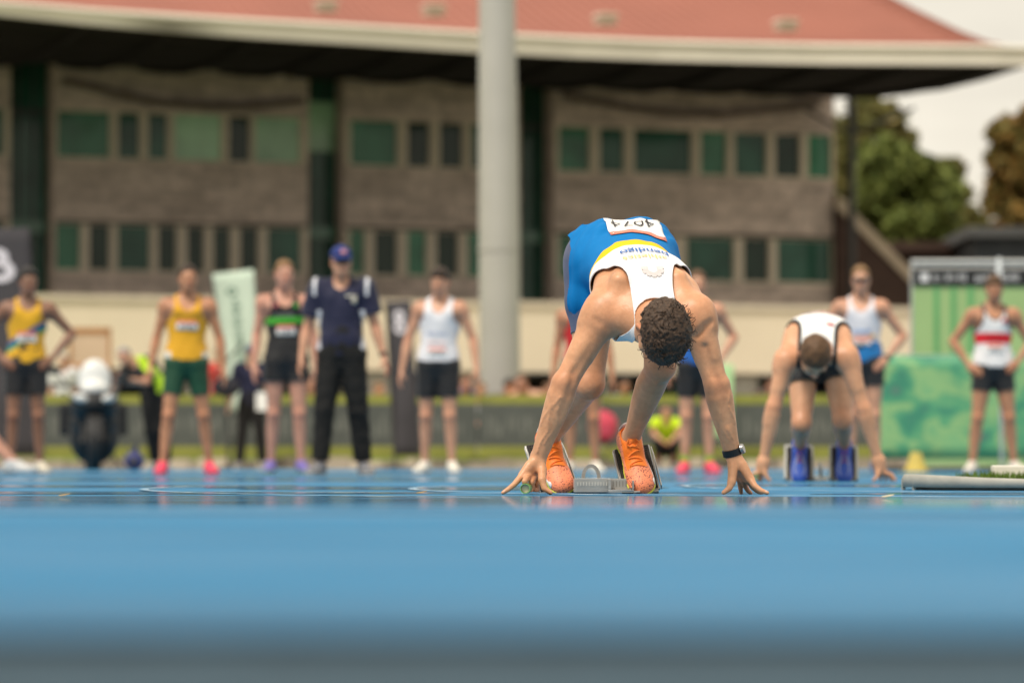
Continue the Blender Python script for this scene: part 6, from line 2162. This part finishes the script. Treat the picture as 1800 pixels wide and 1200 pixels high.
# lettering on the chest panel hanging below
# watch on the left wrist
a, b = ns.J['elL'], ns.J['wrL']
d = nrm(b - a); p = b - d * .010
R0 = .0335
tilt = nrm(d + np.array([.05, .0, -.10]))
st_ = MB().tube([p - tilt * .0125, p - tilt * .0105, p + tilt * .0105, p + tilt * .0125], [R0 - .003, R0, R0, R0 - .003], 26).build('watch_strap', m_watch, ns.root, smooth=True, shift=ns.shift)
qq = p + np.array([.030, -.010, .010])
MB().tube([qq - [.0, 0, 0], qq + [.009, -.003, .003]], [.018, .016], 20).build('watch_case', M('watch_case', (.30, .29, .28), .3, .5, .1, 20, metal=.6), st_, smooth=True, shift=ns.shift)

# orange spikes
def spikes(hm):
    m = bpy.data.materials.new('speckled_orange_mesh'); m.use_nodes = True
    n, l = m.node_tree.nodes, m.node_tree.links
    P = n['Principled BSDF']; P.inputs['Roughness'].default_value = .55
    def attr(nm):
        a = n.new('ShaderNodeAttribute'); a.attribute_name = nm; return a.outputs['Fac']
    def math_(op, a, b):
        q = n.new('ShaderNodeMath'); q.operation = op
        for i, v_ in enumerate((a, b)):
            if isinstance(v_, (int, float)): q.inputs[i].default_value = v_
            else: l.new(v_, q.inputs[i])
        return q.outputs[0]
    tc = n.new('ShaderNodeTexCoord')
    vo = n.new('ShaderNodeTexVoronoi'); vo.inputs['Scale'].default_value = 150
    l.new(tc.outputs['Object'], vo.inputs['Vector'])
    nz = n.new('ShaderNodeTexNoise'); nz.inputs['Scale'].default_value = 60
    l.new(tc.outputs['Object'], nz.inputs['Vector'])
    thr = math_('MULTIPLY', nz.outputs['Fac'], .62)
    spot = math_('LESS_THAN', vo.outputs['Distance'], thr)
    # forefoot salmon, throat and tongue fluorescent orange
    throat = math_('MULTIPLY', math_('LESS_THAN', attr('sx'), .112), math_('MULTIPLY', math_('GREATER_THAN', attr('sz'), .040), math_('LESS_THAN', math_('ABSOLUTE', attr('sy'), 0), .036)))
    base = n.new('ShaderNodeMixRGB'); base.inputs['Color1'].default_value = (.90, .27, .13, 1); base.inputs['Color2'].default_value = (.95, .20, .008, 1)
    l.new(throat, base.inputs['Fac'])
    mx = n.new('ShaderNodeMixRGB'); mx.inputs['Color2'].default_value = (.20, .045, .04, 1)
    l.new(base.outputs['Color'], mx.inputs['Color1'])
    l.new(math_('MULTIPLY', spot, math_('SUBTRACT', 1.0, math_('MULTIPLY', throat, .85))), mx.inputs['Fac'])
    l.new(mx.outputs['Color'], P.inputs['Base Color'])
    b = n.new('ShaderNodeBump'); b.inputs['Strength'].default_value = .3; b.inputs['Distance'].default_value = .002
    l.new(vo.outputs['Distance'], b.inputs['Height']); l.new(b.outputs['Normal'], P.inputs['Normal'])
    m_plate = M('lime_plate', (.60, .62, .05), .4, .5, .05, 20)
    m_lace = M('orange_lace', (.90, .24, .04), .6, .3, .05, 60)
    m_swo = M('white_swoosh', (.82, .81, .80), .45, .4, .03, 30)
    m_line = M('pale_lining', (.70, .62, .60), .7, .3, .06, 40)
    for sd in 'RL':
        J = hm.J
        sh, S, R, W = put_shoe(hm.root, J['an' + sd], J['ft' + sd], J['fu' + sd], 1.0, m, m_plate, .004, hm.shift, 1.0, True)
        sx = 1 if sd == 'L' else -1
        lsign = 1 if (R[1][0] * sx) > 0 else -1            # lateral axis towards the outside of the foot
        def onto(x, y, z, d, lift=.0015):
            P0 = np.array([W(x, y, z)]); D = R.T @ np.asarray(d, float)
            for _ in range(40): P0 = P0 + D * (S.ev(P0) - lift)[:, None] * .8
            return P0[0]
        # swoosh on the outer side of the forefoot
        top = [(.178, .030), (.172, .046), (.160, .047), (.150, .040), (.130, .034), (.100, .033), (.060, .042)]
        bot = [(.178, .030), (.168, .026), (.155, .022), (.140, .019), (.120, .020), (.095, .027), (.060, .042)]
        G = np.array([[onto(a[0] * (1 - u) + b_[0] * u, lsign * .08, a[1] * (1 - u) + b_[1] * u, (0, -lsign, -.1)) for u in (0, .5, 1)] for a, b_ in zip(top, bot)])
        solidify(MB().grid(G).build('swoosh', m_swo, sh, smooth=True, shift=hm.shift), .001)
        # laces
        for i, x in enumerate(np.linspace(.035, .105, 6)):
            ys = np.linspace(-.020, .020, 5) * (1 + i * .06)
            pts = [onto(x + .010 * (k_ / 4 if i % 2 else 1 - k_ / 4), y, .14, (0, 0, -1), .002) for k_, y in enumerate(ys)]
            MB().tube(pts, .0026, 6).build('lace', m_lace, sh, smooth=True, shift=hm.shift)
        for k_ in (-1, 1):
            pts = [onto(.036, 0, .16, (0, 0, -1), .004), onto(.034, k_ * .012, .16, (0, 0, -1), .010), onto(.046, k_ * .022, .16, (0, 0, -1), .008), onto(.056, k_ * .010, .16, (0, 0, -1), .005)]
            MB().tube(pts, .0024, 6).build('lace', m_lace, sh, smooth=True, shift=hm.shift)
        # tongue tip and collar lining
        pts = [W(.036, y, .112 + .014 * (1 - (y / .024) ** 2)) for y in np.linspace(-.022, .022, 5)]
        base_ = [W(.040, y, .082) for y in np.linspace(-.024, .024, 5)]
        solidify(MB().grid(np.array([base_, [(np.array(a) + b_) / 2 + R[0] * .004 for a, b_ in zip(pts, base_)], pts])).build('tongue', M('orange_tongue', (.90, .20, .03), .6, .3, .06, 60), sh, smooth=True, shift=hm.shift), .004)
        ring = [W(.0 + .041 * math.cos(a), .0335 * math.sin(a), .079 + .018 * max(0, -math.cos(a)) + .010 * max(0, math.cos(a))) for a in np.linspace(0, 2 * math.pi, 21)[:-1]]
        MB().tube(ring, .0055, 8, closed=True).build('collar', m_line, sh, smooth=True, shift=hm.shift)
        heel = [W(-.055, y, .085 + .030 * (1 - (y / .03) ** 2)) for y in np.linspace(-.026, .026, 5)]
        hb = [W(-.072, y, .055) for y in np.linspace(-.026, .026, 5)]
        solidify(MB().grid(np.array([hb, heel])).build('heel_tab', m_line, sh, smooth=True, shift=hm.shift), .005)
spikes(ns)

# batons
def baton(front, back, r, label):
    front, back = np.asarray(front, float), np.asarray(back, float)
    t = empty('relay_baton', front, label, 'baton')
    d = back - front
    n_ = 26; ax = nrm(d); u = nrm(np.cross(ax, [0, 0, 1])); v_ = np.cross(u, ax)
    mg = M('green_anodised_tube', (.14, .36, .10), .35, .5, .08, 20, metal=.3)
    ring = lambda o, rr: [o + rr * (math.cos(a) * u + math.sin(a) * v_) for a in np.linspace(0, 2 * math.pi, n_ + 1)]
    G = np.array([ring(np.zeros(3), r - .002), ring(np.zeros(3), r), ring(d, r), ring(d, r - .002), ring(np.zeros(3), r - .002)])
    MB().grid(G).build('tube', mg, t, smooth=True)
    MB().tube([ax * .012, ax * .018], [r - .003, r - .003], 16).build('plug', M('pale_core', (.66, .58, .44), .7, .3), t)
    MB().tube([p for p in ring(ax * .001, r - .001)[:-1]], .0012, 6, closed=True).build('rim', M('bright_green_rim', (.30, .62, .22), .3, .5), t, smooth=True)
baton(px3(923, 858.5, 12.90), px3(938, 853.5, 13.19), .0168, 'green hollow relay baton under the near sprinter hand')

# ------------------------------------------------------------------ the second sprinter
def second_sprinter():
    s = 1.0
    Y = Y2
    J = {}
    J['head'] = at(1432, 626, Y - .16)
    J['hup'] = np.array([.06, -.70, .12]); J['hfw'] = np.array([.04, -.30, -.95])
    J['shR'], J['shL'] = at(1383, 632, Y - .02), at(1487, 626, Y - .02)
    J['elR'], J['wrR'] = at(1361, 712, Y - .04), at(1342, 812, Y)
    J['elL'], J['wrL'] = at(1517, 716, Y - .04), at(1545, 810, Y)
    J['hipR'], J['hipL'] = at(1412, 626, Y + .52), at(1470, 624, Y + .52)
    J['knR'], J['knL'] = at(1409, 742, Y + .36), at(1481, 738, Y + .30)
    J['back'] = nrm(np.array([0, .5, .7]))
    for sd, pp_ in (('R', 1404), ('L', 1482)):
        b_ = at(pp_, 848, Y + (.62 if sd == 'R' else .56)); b_[2] = .006
        t_ = at(pp_, 786, Y + (.62 if sd == 'R' else .56) + .10)
        u_ = nrm(t_ - b_); n2 = np.cross((1, 0, 0), u_)
        if n2[1] > 0: n2 = -n2
        J['an' + sd] = b_ + u_ * .165 + n2 * .098
        J['ft' + sd] = -u_ ; J['fu' + sd] = n2
    T = Torso([at(1441, 612, Y + .54), at(1440, 556, Y + .27), at(1436, 622, Y - .02)], (1, 0, 0), (1, 0, 0), s)
    sh = np.array([at(1440, 850, Y)[0], Y + .2, 0])
    hm = Human(J, s, T, .0075, skin_mat('skin_second', (.61, .32, .185)), 'sprinter crouched in the blocks in white singlet with black trim and blue spikes', 'sprinters in their blocks', sh, 0, sh)
    S = hm.S
    for sd, sx in (('L', 1), ('R', -1)):
        a, b = J['sh' + sd], J['el' + sd]
        out = nrm(np.array([sx, -.3, .2]))
        S.chain([a + out * .015, a + (b - a) * .22 + out * .018, a + (b - a) * .42 + out * .008], [.046, .040, .030], .03, 'arm')
        S.chain([a + (b - a) * .35 + np.array([0, -.016, 0]), a + (b - a) * .62 + np.array([0, -.014, 0])], [.030, .029], .025, 'arm')
        S.chain([b + (J['wr' + sd] - b) * .05 + np.array([sx * .012, -.004, 0]), b + (J['wr' + sd] - b) * .3 + np.array([sx * .012, -.004, 0])], [.026, .026], .025, 'arm')
        w = J['wr' + sd]
        g = .009
        base = w * [1, 1, 0]
        d4 = [((sx * .020, -.010), (sx * .085, -.025)), ((sx * .014, .012), (sx * .070, .03)), ((sx * .006, .035), (sx * .045, .07)), ((-sx * .004, .055), (sx * .02, .09))]
        for i, (k_, e_) in enumerate(d4):
            if sd == 'R' and i > 0: e_ = (k_[0] + sx * .012, k_[1] - .02)
            kk = np.array([w[0] + k_[0] * 1.3, w[1] + k_[1] * .9, .050])
            ee = np.array([w[0] + e_[0], w[1] + e_[1], g])
            mid = kk * .45 + ee * .55 + np.array([sx * .008, 0, .012])
            S.chain([w, (w + kk) / 2, kk], [.027, .024, .014], .02, 'hand')
            S.chain([kk, mid, ee], [.0125, .0105, .0085], .006, 'hand')
        th = np.array([w[0] - sx * .006, w[1] - .025, .050])
        S.chain([w, th], [.024, .015], .02, 'hand')
        S.chain([th, np.array([w[0] - sx * .014, w[1] - .034, .026]), np.array([w[0] - sx * .034, w[1] - .036, .009])], [.0135, .011, .0085], .008, 'hand')
    hm.body()
    return hm
s2 = second_sprinter()
m_s2 = pattern_mat('white_black_trim_singlet', (.80, .80, .80), [(.012, .012, .014), (.55, .03, .05)], .75, .2, .04, .15, 60)
ga2 = lambda x, y, t: .012 - np.abs((np.sqrt(((np.abs(x) - .262) / .158) ** 2 + ((np.minimum(t, .9) - .90) / .34) ** 2) - 1) * .1)
gn2 = lambda x, y, t: np.where(y > -.03, .011 - np.abs((np.sqrt((x / .084) ** 2 + ((t - 1.04) / np.clip(.10 + .14 * (y / .08 + .5), .1, .24)) ** 2) - 1) * .08), -1)
s2.singlet(m_s2, [lambda x, y, t: np.maximum(ga2(x, y, t), gn2(x, y, t)), lambda x, y, t: np.where(y < 0, np.minimum(np.minimum(t - .525, .56 - t), np.abs(x) - .09), -1)], loose=.014, wr=.005, arm_in=.158, neck_b=.10, hem=-.10)
s2.shorts(m_blacksh, .45, .010, .006, top=.28)
o = s2.patch('bib', m_bibw, -.09, .09, .36, .52, False, 9, 5, .008)
s2.patch('bib_strip', M('salmon_print', (.74, .22, .15)), -.09, .09, .525, .56, False, 9, 3, .008)
for k_ in range(4):
    s2.patch('figure', m_bibk, -.06 + .034 * k_, -.06 + .034 * k_ + .018, .40, .48, False, 2, 2, .0105, 0, parent=o)
s2.patch('print', M('red_print', (.55, .03, .05), .7, .2), .045, .085, .80, .825, False, 4, 2, .008)
s2.hair(H_BROWN, .010, ((-.13, -.09, -.05, -.02, .03, .06, .085, .11), (-.055, -.050, -.030, .0, .028, .045, .060, .07)), h=.006, fuzz=.003)
m_bs = shoemat('royal_blue_spike', (.03, .085, .42))
m_pl = M('pale_swirl', (.38, .42, .58), .5, .4, .04, 40)
for sd in 'RL':
    sh, S, R, W = put_shoe(s2.root, s2.J['an' + sd], s2.J['ft' + sd], s2.J['fu' + sd], 1.0, m_bs, m_sole, .006, s2.shift)
    def onto(x, y):
        P0 = np.array([W(x, y, .15)]); D = R.T @ np.array([0, 0, -1.])
        for _ in range(40): P0 = P0 + D * (S.ev(P0) - .0015)[:, None] * .8
        return P0[0]
    for sy in (-1, 1):
        top = [(.06, .014), (.10, .027), (.14, .030), (.17, .020)]; bot = [(.07, .011), (.11, .022), (.145, .025), (.166, .015)]
        G = np.array([[onto(a[0] * (1 - u) + b_[0] * u, sy * (a[1] * (1 - u) + b_[1] * u)) for u in (0, .5, 1)] for a, b_ in zip(top, bot)])
        solidify(MB().grid(G).build('swirl', m_pl, sh, smooth=True, shift=s2.shift), .001)
    for x in np.linspace(.03, .095, 5):
        MB().tube([onto(x, y) for y in (-.02, -.01, 0, .01, .02)], .003, 6).build('lace', M('red_lace', (.45, .10, .16), .6, .3), sh, smooth=True, shift=s2.shift)
baton(at(1326, 838, Y2 - .06), at(1336, 835, Y2 + .22), .0165, 'green relay baton under the hand of the second sprinter')
